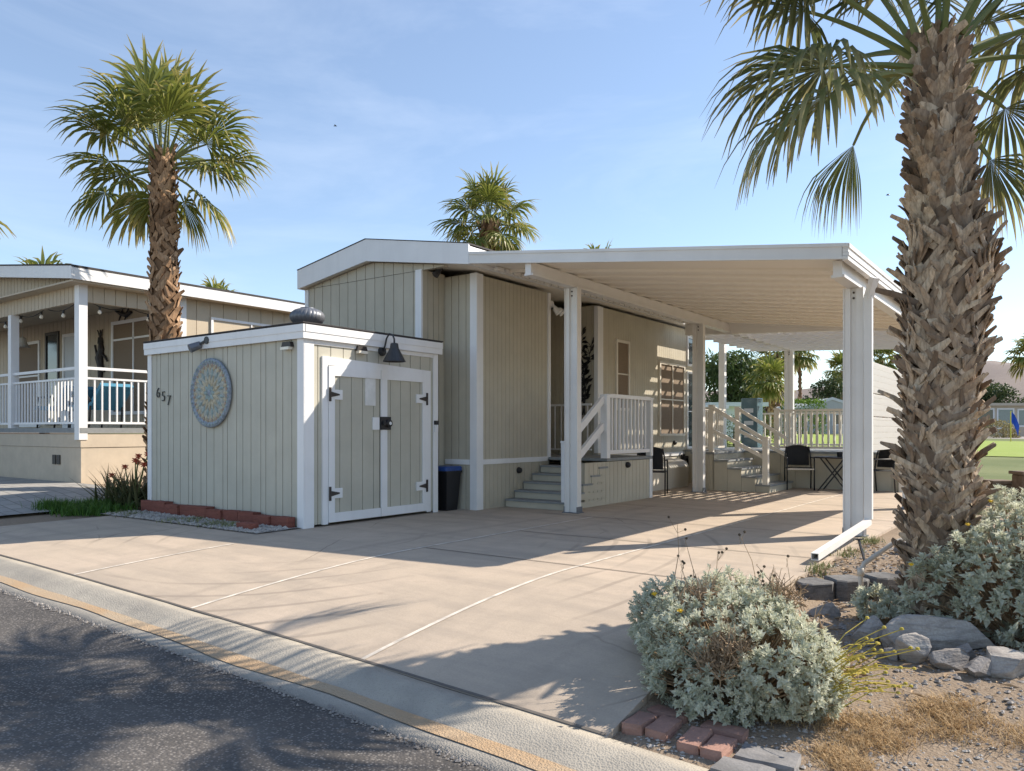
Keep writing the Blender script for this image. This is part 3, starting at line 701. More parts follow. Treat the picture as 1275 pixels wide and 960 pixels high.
# ------------------------------------------------------------------ front porch steps
PX0,PX1=-7.0,-5.93
pf=thing('front_porch','grey steps and beige landing with white railing against the home','porch',(-6.45,10.9,0))
dz=.72
for i in range(5):
    y0=9.45+.24*i; z=dz/6*(i+1)
    b=MB(); b.box(PX0,PX1+.024,y0+.02,10.62,z-dz/6+.002,z-.03); b.build('riser',M['siding_house'],pf)
    b=MB(); b.bbox(PX0,PX1+.034,y0,y0+.28,z-.029,z,.006); b.build('tread',M['step'],pf)
b=MB(); b.boards('y',PX1,10.0,12.25,0,.67,1,sp=.13,gap=.008); b.boards('x',12.25,PX0,PX1,0,.67,1,sp=.13,gap=.008); b.build('skirt',M['siding_house'],pf)
b=MB(); b.bbox(PX0,PX1+.03,10.66,12.28,.68,.725,.006); b.box(-8.2,PX0,10.75,12.3,.68,.72); b.build('deck_board',M['step'],pf)
b=MB(); b.box(PX1+.016,PX1+.03,12.17,12.27,0,.675); b.box(PX1-.08,PX1+.03,12.265,12.28,0,.675); b.build('corner_trim',M['trim'],pf)
def balusters(par,p,q,z0,z1,sp,w,mat,nm='baluster'):
    p=V(p); q=V(q); n=int((q-p).length/sp); first=None
    for i in range(1,n):
        c=p+(q-p)*i/n
        if first is None:
            b=MB(); zz0=z0(i/n) if callable(z0) else z0; zz1=z1(i/n) if callable(z1) else z1
            b.box(c.x-w/2,c.x+w/2,c.y-w/2,c.y+w/2,zz0,zz1); first=b.build(nm,mat,par); c0=c.copy(); zb=zz0
        else:
            o=first.copy(); C.objects.link(o); o.parent=par; zz0=z0(i/n) if callable(z0) else z0
            o.location=V((c.x-c0.x,c.y-c0.y,zz0-zb))
def post(par,x,y,w,z0,z1,mat,nm='newel_post',cap=True):
    b=MB(); b.box(x-w/2,x+w/2,y-w/2,y+w/2,z0,z1)
    if cap: b.bbox(x-w/2-.012,x+w/2+.012,y-w/2-.012,y+w/2+.012,z1,z1+.03,.008)
    b.build(nm,mat,par)
post(pf,PX1,10.66,.11,.727,1.70,M['trim']); post(pf,PX1,12.22,.09,.727,1.70,M['trim'])
b=MB(); b.box(PX1-.05,PX1+.05,10.72,12.17,1.68,1.74); b.build('top_rail',M['trim'],pf); b=MB(); b.box(PX1-.03,PX1+.03,10.72,12.17,.79,.85); b.build('bottom_rail',M['trim'],pf)
balusters(pf,(PX1,10.72,0),(PX1,12.17,0),.85,1.68,.13,.035,M['trim'])
post(pf,PX1-.02,9.52,.1,.12,.98,M['trim'])
for dzr in (0,.42):
    b=MB(); b.bar((PX1-.02,9.55,.96-dzr*.9),(PX1-.02,10.62,1.66-dzr),.05,.11); b.build('handrail',M['trim'],pf)
# alcove inner metal rail
gr=thing('alcove_rail','slim white metal railing inside the dark entry alcove','railing',(-7.5,12.2,.725))
b=MB(); b.box(-8.1,-7.08,12.19,12.22,1.62,1.66); b.box(-8.1,-7.08,12.19,12.22,.80,.83); b.build('rail',M['trim'],gr)
balusters(gr,(-8.15,12.205,0),(-7.02,12.205,0),.83,1.62,.13,.02,M['trim'])
dome((PX1+.016,11.35,.6),'x','small dark round light on the porch skirt under the railing')

# ------------------------------------------------------------------ carport
CX0,CX1=EAVR+.004,-1.797; CY0,CY1=8.15,15.3
def ct(x): return 3.595+(x+6.654)*(3.018-3.595)/4.857
cp=thing('carport','white aluminium carport with flat pan roof attached to the home','carport',(-4.0,9.2,0))
b=MB(); 
b.hexa([(CX0,CY0+.05,ct(CX0)-.11),(CX1-.05,CY0+.05,ct(CX1)-.11),(CX1-.05,CY1,ct(CX1)-.11),(CX0,CY1,ct(CX0)-.11)],[(CX0,CY0+.05,ct(CX0)-.03),(CX1-.05,CY0+.05,ct(CX1)-.03),(CX1-.05,CY1,ct(CX1)-.03),(CX0,CY1,ct(CX0)-.03)])
y=CY0+.75
while y<CY1-.05:
    for (w,h) in ((.07,.035),):
        b.hexa([(CX0,y,ct(CX0)-.111-h),(CX1-.05,y,ct(CX1)-.111-h),(CX1-.05,y+w,ct(CX1)-.111-h),(CX0,y+w,ct(CX0)-.111-h)],[(CX0,y,ct(CX0)-.109),(CX1-.05,y,ct(CX1)-.109),(CX1-.05,y+w,ct(CX1)-.109),(CX0,y+w,ct(CX0)-.109)])
    y+=.46
b.build('roof_pan',M['pan'],cp)
def xband(b,y0,y1,a,c,x0=CX0,x1=CX1):
    b.hexa([(x0,y0,ct(x0)-c),(x1,y0,ct(x1)-c),(x1,y1,ct(x1)-c),(x0,y1,ct(x0)-c)],[(x0,y0,ct(x0)-a),(x1,y0,ct(x1)-a),(x1,y1,ct(x1)-a),(x0,y1,ct(x0)-a)])
b=MB(); xband(b,CY0,CY0+.045,.0,.155,CX0,CX1-.06); xband(b,CY0-.012,CY0-.001,.0,.035,CX0,CX1-.0); xband(b,CY0-.012,CY0-.001,.135,.16,CX0,CX1-.0); b.build('front_fascia',M['alu'],cp)
b=MB(); xband(b,CY1,CY1+.04,.0,.16,CX0,CX1-.06); b.build('rear_fascia',M['alu'],cp)
b=MB(); zr=ct(CX1)
for i,(a,c,dx_) in enumerate(((.0,.045,.012),(.047,.085,.0),(.087,.12,.008),(.122,.165,.0))):
    b.box(CX1-.055,CX1+dx_,CY0-.002,CY1+.04,zr-c,zr-a)
b.build('side_fascia',M['alu'],cp)
LXB,RXB=-5.7,-1.94
for (X,w) in ((LXB,.09),(RXB,.09)):
    b=MB(); zt=ct(X)-.142; zb=zt-.17; 
    ys0=CY0+(.05 if X<-4 else .18); b.box(X-w/2,X+w/2,ys0,19.9,zb,zt)
    for s in (-1,1): b.box(X+s*(w/2),X+s*(w/2+.02),ys0+.01,19.89,zb,zb+.03)
    b.build('beam',M['alu'],cp)
# flashing strip with gaps along the eave
b=MB(); y=8.6
while y<15.2:
    b.box(-6.55,-6.5,y,y+.16,3.40,3.455); y+=.2
b.build('eave_flashing',M['alu'],cp)
def cpost(x,y):
    zt=ct(x)-.142-.172
    b=MB(); w=.105
    b.box(x-w,x-w+.075,y-.05,y+.05,0,zt); b.box(x+w-.075,x+w,y-.05,y+.05,0,zt); b.box(x-w+.075,x+w-.075,y-.025,y+.025,0,zt)
    for s in (-1,1):
        b.box(x+s*w-.0 if s<0 else x+w-.012,x-w+.012 if s<0 else x+w,y-.062,y-.05,0,zt)
    p=b.build('post',M['alu'],cp)
    b=MB(); b.box(x-w-.03,x+w+.03,y-.085,y+.085,.001,.012); 
    for sx in (-1,1): b.box(x+sx*w-.004,x+sx*w+.004,y-.075,y+.075,.012,.09)
    b.build('base_bracket',M['vent'],p)
    b=MB()
    for zz in (zt-.05,zt-.11): b.lathe([(.012,0),(.012,-.01)],(x,y-.026,zz),8,'y')
    b.build('bolt',M['hinge'],p)
for x,ys_ in ((LXB,(9.31,13.85,19.6)),(RXB,(9.08,12.75,19.6))):
    for y in ys_: cpost(x,y)
# downspout
b=MB(); xd=RXB+.155; yd=9.03
b.box(xd-.04,xd+.04,yd-.035,yd+.035,.2,2.62); 
b.bar((xd,yd,2.6),(xd+.07,yd-.05,2.80),.075,.07); b.build('downspout',M['alu'],cp)
b=MB(); A=V((xd,yd,.17)); B=V((-1.80,6.93,.065)); d=(B-A).normalized(); s=d.cross(V((0,0,1))).normalized()
u=s.cross(d)
for (o1,w,h) in ((u*.028,.08,.006),(-u*.028,.08,.006)): b.bar(A+o1,B+o1,w*.8,h)
for o1 in (s*.029,-s*.029): b.bar(A+o1,B+o1,.006,.05)
b.build('downspout_extension',M['alu'],cp)
b=MB(); b.bar(B-d*.28,B-d*.3,.05,.048); b.build('spout_shade_plug',M['black'],cp)  # black plug set inside the spout, painting its inner shade
# lattice cover
b=MB(); y=CY1+.12; zl=lambda x: 3.21+(x+5.7)*-.045
while y<19.9:
    b.hexa([(-6.62,y,zl(-6.62)-.07),(-1.7,y,zl(-1.7)-.07),(-1.7,y+.045,zl(-1.7)-.07),(-6.62,y+.045,zl(-6.62)-.07)],[(-6.62,y,zl(-6.62)),(-1.7,y,zl(-1.7)),(-1.7,y+.045,zl(-1.7)),(-6.62,y+.045,zl(-6.62))]); y+=.5
b.build('lattice_rafter',M['alu'],cp)
b=MB(); x=-6.6
while x<-1.75:
    b.box(x,x+.125,CY1+.06,20.0,zl(x)+.002,zl(x)+.022); x+=.2
b.build('lattice_batten',M['alu'],cp)
b=MB(); b.hexa([(-6.62,CY1+.042,zl(-6.62)-.07),(-1.7,CY1+.042,zl(-1.7)-.07),(-1.7,CY1+.06,zl(-1.7)-.07),(-6.62,CY1+.06,zl(-6.62)-.07)],[(-6.62,CY1+.042,zl(-6.62)+.24),(-1.7,CY1+.042,zl(-1.7)+.03),(-1.7,CY1+.06,zl(-1.7)+.03),(-6.62,CY1+.06,zl(-6.62)+.24)]); b.build('lattice_header',M['alu'],cp)  # left end raised to block a strip of sun leaking past the roof
# white ribbed panel between right posts
pn=thing('privacy_panel','white ribbed screen panel hung between the right carport posts','screen',(-1.95,10.9,.916))
for (z0,z1) in ((.916,1.325),(1.337,1.605),(1.617,2.0)):
    b=MB(); z=z0
    while z<z1-.01:
        zz=min(z+.075,z1); b.hexa([(-1.965,9.2,z),(-1.945,9.2,z),(-1.945,12.62,z),(-1.965,12.62,z)],[(-1.958,9.2,zz-.003),(-1.945,9.2,zz-.003),(-1.945,12.62,zz-.003),(-1.958,12.62,zz-.003)]); z=zz
    b.build('slat_panel',M['panel'],pn)

# ------------------------------------------------------------------ rear deck
rd=thing('rear_deck','beige rear deck with steps and picket railing at the driveway end','deck',(-5.0,16.5,0))
DZ=.745
b=MB(); b.boards('x',14.5,-6.1,-5.67,0,DZ-.045,-1,sp=.17,gap=.008); b.boards('y',-6.1,14.5,16.2,0,DZ-.045,-1,sp=.17,gap=.008); b.boards('y',-5.67,14.5,16.2,0,DZ-.045,1,sp=.17,gap=.008); b.build('skirt',M['siding_house'],rd)
b=MB(); b.boards('x',16.2,WX+.05,-2.6,0,DZ-.045,-1,sp=.3,gap=.008); b.build('skirt',M['siding_house'],rd)
b=MB(); b.box(-6.02,-5.75,14.475,14.485,.12,.16); b.box(-6.02,-5.75,14.475,14.485,.56,.6); b.box(-6.02,-5.98,14.475,14.485,.16,.56); b.box(-5.79,-5.75,14.475,14.485,.16,.56); b.build('access_hatch',M['siding_house'],rd)
b=MB(); b.box(-6.13,-5.64,14.46,16.2,DZ-.045,DZ); b.box(WX+.04,-2.55,16.17,19.6,DZ-.044,DZ-.001); b.build('deck_board',M['step'],rd)
for i in range(4):
    z=DZ-.15*(i+1); x0=-5.65+.27*i
    b=MB(); b.box(x0,x0+.285,14.46,15.95,z-.03,z); b.build('tread',M['step'],rd)
    b=MB(); b.box(x0,x0+.265,14.49,15.92,max(0,0),z-.032); b.build('riser',M['siding_house'],rd)
post(rd,-5.72,14.53,.09,DZ,1.64,M['rail']); post(rd,-4.66,14.53,.1,.145,1.02,M['rail']); post(rd,-4.95,16.16,.1,DZ,1.6,M['rail']); post(rd,-5.72,15.98,.09,DZ,1.64,M['rail'])
post(rd,-2.6,16.12,.1,0,1.6,M['rail']); post(rd,-6.06,14.53,.09,DZ,1.64,M['rail'])
def railing(p,q,z,h,sp=.105,w=.035):
    p=V(p); q=V(q)
    b=MB(); b.bar(p+V((0,0,z+h)),q+V((0,0,z+h)),.07,.045); b.build('top_rail',M['rail'],rd)
    b=MB(); b.bar(p+V((0,0,z+.08)),q+V((0,0,z+.08)),.045,.045); b.build('bottom_rail',M['rail'],rd)
    balusters(rd,p,q,z+.1,z+h-.02,sp,w,M['rail'])
railing((-6.02,14.53,0),(-5.76,14.53,0),DZ,.86); railing((-6.06,14.58,0),(-6.06,16.1,0),DZ,.86); railing((-4.9,16.16,0),(-2.65,16.16,0),DZ,.83); railing((-7.0,19.55,0),(-2.65,19.55,0),DZ,.85,.14)
for dzr in (0,.45):
    b=MB(); b.bar((-5.7,14.53,1.62-dzr),(-4.66,14.53,.98-dzr*.75),.05,.07); b.build('handrail',M['rail'],rd)
    b=MB(); b.bar((-5.7,15.98,1.62-dzr),(-4.7,15.98,1.0-dzr*.75),.05,.07); b.build('handrail',M['rail'],rd)
balusters(rd,(-5.7,14.53,0),(-4.7,14.53,0),lambda t:1.2-.53*t,lambda t:1.6,.11,.03,M['rail']) if False else None
pp=thing('deck_roof_post','white post holding the home eave above the rear deck','post',(-6.85,18.1,DZ)); b=MB(); b.box(-6.92,-6.78,18.03,18.17,DZ,3.42); b.build('shaft',M['trim'],pp); b=MB(); b.box(-6.95,-6.75,18.0,18.2,3.3,3.42); b.build('bracket',M['trim'],pp)
dome((-4.62,16.18,.62),'y','small dark round light on the rear deck skirt beside the chair')
cb_=thing('storage_cabinet','dark teal cabinet standing on the rear deck behind the railing','cabinet',(-6.3,18.6,DZ))
b=MB(); b.bbox(-6.5,-6.1,18.4,18.8,DZ+.02,1.95,.01); b.build('carcass',M['glassblue'],cb_)
for z in (1.0,1.3,1.6):
    b=MB(); b.box(-6.42,-6.2,18.385,18.398,z,z+.1); b.build('drawer_label',M['housewhite'],cb_)

# patio furniture
cvb=thing('covered_bench','low pale covered bench against the home wall under the large window','bench',(-6.75,14.3,0))
b=MB(); b.prism_y([(-6.99,0),(-6.52,0),(-6.5,.42),(-6.56,.52),(-6.7,.57),(-6.99,.6)],13.35,15.25); b.build('cover',M['rail'],cvb)
b=MB(); b.box(-6.97,-6.56,13.45,13.55,.0,.08); b.box(-6.97,-6.5,13.33,13.349,.1,.13); b.build('strap',M['pvc'],cvb)
def make_chair(lab):
    t=thing('patio_chair',lab,'chair',(0,0,0),'black patio chairs')
    # local frame: front faces -Y
    for sx in (-1,1):
        b=MB(); x=.25*sx; b.tube([(x,-.24,0),(x,-.25,.42),(x,-.25,.60),(x,-.2,.63),(x,.22,.63),(x*.95,.24,.62)],.014,7); b.build('front_leg',M['black'],t,smooth=True)
        b=MB(); b.tube([(x,.27,0),(x,.23,.42),(x*.95,.27,.7),(x*.85,.30,.84)],.014,7); b.build('rear_leg',M['black'],t,smooth=True)
    b=MB(); 
    nx=6
    def seat(b,z,th):
        b.bbox(-.235,.235,-.25,.22,z-th,z,.012)
    seat(b,.43,.02); b.build('seat',M['mesh_black'],t)
    b=MB(); b.bbox(-.245,.245,-.265,-.25,.395,.425,.004); b.build('seat_edge',M['pvc'],t)
    b=MB(); k=None
    for i in range(9):
        u=-1+2*i/8; x=.215*u; top=.86-.05*u*u; yb=.25+.03*(1-u*u)
        m=b.pts([(x,yb-.0,.47),(x,yb+.055,top),(x,yb+.075,top),(x,yb+.02,.47)])
        if k is not None:
            for j in range(4): b.face((k+j,m+j,m+(j+1)%4,k+(j+1)%4))
        k=m
    b.build('backrest',M['mesh_black'],t)
    b=MB(); b.tube([(.215*u,.30+.03*(1-u*u),.865-.05*u*u) for u in [-1+i/5 for i in range(11)]],.014,7); b.build('back_frame',M['black'],t)
    return t
c1=make_chair('black patio chair in front of the deck skirt left of the folding table')
c1.location=(-4.38,15.72,0); c1.rotation_euler.z=R(22)
c2=copy_tree(c1); c2['label']='black patio chair right of the folding table beside the carport post'; c2.location=(-3.02,15.72,0); c2.rotation_euler.z=R(-40)
c3=copy_tree(c1); c3['label']='black patio chair standing against the front porch skirt'; c3.location=(-6.18,12.85,0); c3.rotation_euler.z=R(200)
tb=thing('folding_table','small dark folding table with crossed legs between two black chairs','table',(-3.72,15.75,0))
b=MB(); b.lathe([(.36,.63),(.37,.64),(.37,.655),(.36,.66)],(-3.72,15.75,0),28); b.build('table_top',M['black'],tb)
for s in (-1,1):
    y=15.75+.2*s
    b=MB(); b.bar((-3.98,y,0),(-3.5,y,.63),.02,.025); b.build('leg',M['black'],tb); b=MB(); b.bar((-3.46,y-.03*s,0),(-3.94,y-.03*s,.63),.02,.025); b.build('leg',M['black'],tb)
tag((lambda b:(b.lathe([(.045,0),(.05,.09),(.045,.09),(.04,.01)],(-3.6,15.62,.661),14),b.build('cup',M['mesh_black'],loc=(-3.6,15.62,.661)))[1])(MB()),'dark cup standing on the folding table','cup')

# ------------------------------------------------------------------ neighbour house
nh=thing('neighbour_house','tan neighbouring mobile home with railed porch and string lights at left','house',(-17.5,10,.24))
NX=-14.07; NY=6.5; NB=8.4; NL=-23.5; ND=1.21
def ncol(x): return 3.97+(min(-NX+-0, 0)) 
nrt=lambda x: interp(x,[(-23.9,3.7),(-18.2,4.52),(-13.75,3.97)])
b=MB(); b.boards('x',NB,NL,NX,ND,3.75,-1,sp=.2); b.build('wall',M['siding_neigh'],nh)
b=MB(); b.boards('y',NX,NB+.002,19,.24,3.75,1,sp=.3); b.build('wall',M['siding_neigh'],nh)
b=MB(); b.boards('x',NY,NL,NX,3.43,lambda x:nrt(x)-.16,-1,sp=.15); b.build('gable_panel',M['siding_neigh'],nh)
b=MB(); b.boards('y',NX,NY+.002,NB,3.43,3.78,1,sp=.2); b.build('porch_header',M['siding_neigh'],nh)
b=MB()
for xa,xb in ((-23.9,-18.2),(-18.2,-13.75)):
    b.hexa([(xa,6.2,nrt(xa)-.02),(xb,6.2,nrt(xb)-.02),(xb,19.5,nrt(xb)-.02),(xa,19.5,nrt(xa)-.02)],[(xa,6.17,nrt(xa)+.02),(xb,6.17,nrt(xb)+.02),(xb,19.5,nrt(xb)+.02),(xa,19.5,nrt(xa)+.02)])
b.build('roof',M['shingle'],nh)
b=MB()
for xa,xb in ((-23.9,-18.2),(-18.2,-13.75)):
    b.hexa([(xa,6.19,nrt(xa)-.22),(xb,6.19,nrt(xb)-.22),(xb,6.23,nrt(xb)-.22),(xa,6.23,nrt(xa)-.22)],[(xa,6.19,nrt(xa)),(xb,6.19,nrt(xb)),(xb,6.23,nrt(xb)-.021),(xa,6.23,nrt(xa)-.021)])
b.build('gable_fascia',M['trim'],nh)
b=MB(); b.box(-13.79,-13.75,6.232,19.5,3.75,3.945); b.build('eave_fascia',M['trim'],nh)
b=MB(); b.box(NL,-13.8,6.24,NB-.08,3.72,3.748); b.build('porch_ceiling',M['siding_neigh'],nh)
b=MB(); b.box(NL,-13.8,NB+.01,19.4,3.752,3.78); b.build('soffit',M['siding_neigh'],nh)
b=MB(); 
b.box(NL,NX,NY-.0,NB,.1,.86); b.box(NL,NX+.012,NY-.012,NB,.865,1.10); b.build('porch_skirt',M['skirt_neigh'],nh)
b=MB(); b.box(NL,NX+.03,NY-.03,NB,1.12,ND); b.build('porch_floor',M['step'],nh)
b=MB()
for x in (-14.55,-14.72): b.box(x-.06,x+.06,NY-.02,NY-.002,.55,.72)
b=b.build('skirt_vent',M['darkbrown'],nh); b.location.x-=.35
for x,w in ((NX-.06,.17),(-16.9,.14),(-18.6,.14),(-20.4,.14)):
    b=MB(); b.box(x-w/2,x+w/2,NY-.045,NY+.1,1.0 if x>-15 else ND,3.95 if x>-15 else 3.43); b.build('porch_post',M['trim'],nh)
b=MB(); b.box(NX-.02,NX+.02,NB-.05,NB+.08,ND,3.75); b.build('corner_trim',M['trim'],nh)
def nrail(p,q):
    p=V(p); q=V(q)
    for z,h in ((2.27,.05),(2.09,.035),(1.30,.04)):
        b=MB(); b.bar(p+V((0,0,z)),q+V((0,0,z)),.045,h); b.build('rail',M['trim'],nh)
    balusters(nh,p,q,1.32,2.08,.125,.024,M['trim'])
nrail((-18.5,NY+.02,0),(NX-.15,NY+.02,0)); nrail((NX-.04,NY+.12,0),(NX-.04,NB-.06,0))
def win_x(par,x0,x1,Y,z0,z1,fm,pm,mull=(),fw=.07,name='window',bars=()):
    f=MB(); f.box(x0,x0+fw,Y-.03,Y,z0,z1); f.box(x1-fw,x1,Y-.03,Y,z0,z1); f.box(x0+fw,x1-fw,Y-.03,Y,z0,z0+fw); f.box(x0+fw,x1-fw,Y-.03,Y,z1-fw,z1)
    for m in mull: f.box(m-.02,m+.02,Y-.025,Y-.01,z0+fw,z1-fw)
    for m in bars: f.box(x0+fw,x1-fw,Y-.025,Y-.01,m-.02,m+.02)
    f=f.build(name,fm,par); p=MB(); p.box(x0+fw,x1-fw,Y-.009,Y-.001,z0+fw,z1-fw); p.build('pane',pm,f); return f
win_x(nh,-16.75,-14.9,NB-.014,1.5,3.5,M['trim'],M['screen'],mull=(-15.85,),bars=(3.1,))
win_x(nh,-21.5,-20.2,NB-.014,1.25,3.35,M['trim'],M['screen'],bars=(2.5,),name='screen_door')
win_x(nh,-19.0,-18.2,NB-.014,1.22,3.4,M['trim'],M['housewhite'],name='entry_door')
win_x(nh,-19.9,-19.2,NB-.014,1.3,3.5,M['darkbrown'],M['glass'],name='window')  # dark flat panel painting the shade of a doorway recess, not a window
window_y(nh,NX+.015,9.0,10.9,1.9,3.45,M['trim'],M['siding_neigh'],mull=(9.95,))
# neighbour's wall decor
fg=MB(); c=V((-17.2,NB-.05,2.75))
def blob(b,pts,rs): b.tube([c+V(p) for p in pts],rs,8)
blob(fg,[(0,0,-.45),(.02,0,-.2),(-.02,0,.0),(.06,0,.2),(.02,0,.32)],[.05,.07,.1,.07,.05]); blob(fg,[(.02,0,.32),(.0,0,.45)],[.07,.05])
for a in (-.12,0,.1): blob(fg,[(.0,0,.45),(a,0,.62)],[.02,.012])
blob(fg,[(.02,0,.12),(.2,0,.02),(.3,0,-.08)],[.03,.025,.02]); blob(fg,[(-.02,0,.16),(-.16,0,.1),(-.24,0,.3)],[.03,.025,.02]); blob(fg,[(.05,0,-.15),(.16,0,-.3)],[.04,.03])
tag(fg.build('wall_figure',M['darkbrown'],loc=tuple(c)),'dark metal dancing figure on the neighbour porch wall','wall art')
lz=MB(); c=V((-16.2,NB-.05,3.62)); blob(lz,[(-.4,0,.12),(-.15,0,.03),(.1,0,-.03),(.3,0,.02)],[.01,.04,.05,.03])
for x in (-.12,.12):
    for s in (-1,1): blob(lz,[(x,0,0),(x+.08*s,0,.12*s)],[.02,.012])
tag(lz.build('wall_lizard',M['darkbrown'],loc=tuple(c)),'small dark lizard ornament high on the neighbour porch wall','wall art')
be=MB(); c=V((-18.2,7.2,2.95)); be.lathe([(.02,.22),(.07,.2),(.1,.06),(.16,0),(.15,0),(.05,.15)],c,14); be.tube([c+V((0,0,.22)),c+V((0,0,.77))],.008,6)
tag(be.build('porch_bell',M['housetan'],loc=tuple(c)),'pale bell hanging from the neighbour porch ceiling','bell')
sl_=thing('string_lights','string of clear bulbs hung along the neighbour porch edge','string lights',(-16,6.6,3.45))
ps=[(-19.5+i*.18,6.62,3.47-.10*abs(math.sin(i*.45))) for i in range(30)]+[(NX-.12,6.7+.18*i,3.46-.09*abs(math.sin(i*.8))) for i in range(9)]
b=MB(); b.tube(ps,.008,5); b.build('cord',M['black'],sl_)
for i in (3,7,11,15,20,25,31,36):
    p=V(ps[i]); b=MB(); b.lathe([(.02,0),(.02,-.06)],p,8); b=b.build('socket',M['black'],sl_); g=MB(); g.lathe([(.018,-.06),(.034,-.09),(.03,-.12),(.012,-.135)],p,10); g.build('bulb',M['bulb'],b)
def lounge(x,lab):
    t=thing('porch_lounger',lab,'lounge chair',(x,7.3,ND),'blue loungers on the neighbour porch')
    b=MB(); b.bar((x-.5,7.3,ND+.42),(x+.35,7.3,ND+.38),.6,.08,(0,0,1)); b.build('seat',M['blue_fabric'],t)
    b=MB(); b.bar((x+.35,7.3,ND+.4),(x+.8,7.3,ND+.8),.6,.08,(0,0,1)); b.build('backrest',M['blue_fabric'],t)
    for s in (-1,1):
        for xx in (-.4,.35):
            b=MB(); b.tube([(x+xx,7.3+.3*s,ND),(x+xx+.06,7.3+.3*s,ND+.42)],.018,6); b.build('leg',M['black'],t)
    b=MB(); b.tube([(x-.4,6.98,ND+.45),(x-.3,6.98,ND+.62),(x+.3,6.98,ND+.62),(x+.45,6.98,ND+.5)],.02,6); b.build('armrest',M['black'],t)
lounge(-16.6,'blue reclining porch chair behind the neighbour corner post'); lounge(-15.2,'blue reclining porch chair nearer the palm trunk on the neighbour porch')

# ------------------------------------------------------------------ palms
def frond(b,base,az,el,plen,pcurve,L,droop,nseg,rg,pr=.012,fan=1.95,petmi=1,st=6,tipbias=0,ridge=.45):
    d=V((math.cos(az)*math.cos(el),math.sin(az)*math.cos(el),math.sin(el))); p=V(base); ps=[p.copy()]; n=6
    for i in range(n):
        d=(d+V((0,0,-pcurve/n))).normalized(); p=p+d*plen/n; ps.append(p.copy())
    b.mi=petmi; b.q=(rg.random(),0); b.tube(ps,[pr*(1.7-1.0*i/n) for i in range(n+1)],5); b.mi=0
    a=d; up=V((0,0,1)); s=a.cross(up)
    if s.length<.05: s=V((1,0,0))
    s.normalize(); nn=s.cross(a).normalized(); C0=p
    dphi=2*fan/nseg; rc=rg.random()
    for k in range(nseg+1):
        ph=-fan+dphi*k; dr=(a*math.cos(ph)+s*math.sin(ph)+nn*.18*math.cos(ph*.8)+nn*(.12 if k%2 else -.02)).normalized()
        sd=(s*math.cos(ph)-a*math.sin(ph)).normalized()
        Ls=L*(.66+.34*max(0,math.cos(ph*.75)))*rg.uniform(.88,1.1)
        q=C0.copy(); dd=dr.copy(); dl=droop*rg.uniform(.6,1.65); prev=None; rr=min(1,max(0,rc*.6+rg.random()*.45)); to=max(0,rg.gauss(0,.08)+tipbias)
        tw=rg.uniform(-.5,.5)
        for j in range(st+1):
            t=j/st
            w=min(Ls*t*dphi*.6, L*dphi*.30)
            if t>.5: w*=max(0.06,1-((t-.5)/.5)**1.4)
            sd2=(sd-dd*sd.dot(dd)).normalized(); nm=dd.cross(sd2)
            if t>.5: sd2=(sd2+nm*tw*(t-.5)*2).normalized()
            m=b.pts([q-sd2*w,q+nm*w*ridge,q+sd2*w])
            if prev is not None:
                t0=(j-1)/st+to; t1=t+to
                b.face((prev,prev+1,m+1,m),[(rr,t0),(rr,t0),(rr,t1),(rr,t1)]); b.face((prev+1,prev+2,m+2,m+1),[(rr,t0),(rr,t0),(rr,t1),(rr,t1)])
            prev=m
            g=dl*(.15 if t<.4 else 1.0)/st*2.2
            dd=(dd+V((0,0,-g))).normalized(); q=q+dd*Ls/st
def trunk(b,path,rs,nboots,rg,bl=.16,bw=.06,out=.5,z0boots=0.0,crisscross=True,shag=False):
    """tapered core plus criss-cross leaf bases"""
    b.q=(.1,0); b.tube(path,[r*.86 for r in rs],14)
    P=[V(p) for p in path]
    zs=[p.z for p in P]
    def at(z):
        for i in range(len(P)-1):
            if z<=P[i+1].z or i==len(P)-2:
                t=(z-P[i].z)/(P[i+1].z-P[i].z); return P[i].lerp(P[i+1],t), rs[i]+(rs[i+1]-rs[i])*t
    ga=2.399963
    for k in range(nboots):
        z=zs[0]+(zs[-1]-zs[0])*((k+.5)/nboots)+rg.gauss(0,.02)
        c,r=at(min(max(z,zs[0]),zs[-1])); th=k*ga+rg.gauss(0,.08)
        o=V((math.cos(th),math.sin(th),0)); tg=V((-o.y,o.x,0)); tilt=rg.choice((-1,1))*rg.uniform(.25,1.0) if crisscross else rg.uniform(-.2,.2)
        ax=(V((0,0,1))*math.cos(tilt)+tg*math.sin(tilt)).normalized()
        l=bl*rg.uniform(.7,1.35); w=bw*rg.uniform(.75,1.25); low=shag and z<2.5
        if low:
            tilt=rg.choice((-1,1))*rg.uniform(.35,1.2); ax=(V((0,0,1))*math.cos(tilt)+tg*math.sin(tilt)).normalized(); l*=1.45; w*=.62
        b.q=(rg.random()*(.93 if low else 1),0)
        op=out*rg.uniform(.3,1.5)*((.62 if rg.random()>.04 else 1.25) if low else 1)
        p0=c+o*r*.84-ax*l*.35; sdv=ax.cross(o).normalized(); thk=.012+.1*w
        rows=[]
        for t,ww,ox in ((0,1,.0),(.4,.92,.10*op),(.75,.75,.28*op),(1,rg.uniform(.2,.6),.55*op)):
            q=p0+ax*l*t+o*(r*.1+l*ox); s2=sdv*w*ww
            tk=thk*(1-.65*t)
            rows.append(b.pts([q-s2,q+o*w*.28*(1-t*.5),q+s2,q+s2*.9-o*tk,q-o*tk*.6,q-s2*.9-o*tk]))
        for a_,c_ in zip(rows,rows[1:]):
            for j in range(6): b.face((a_+j,a_+(j+1)%6,c_+(j+1)%6,c_+j))
        b.face([rows[-1]+j for j in range(6)])
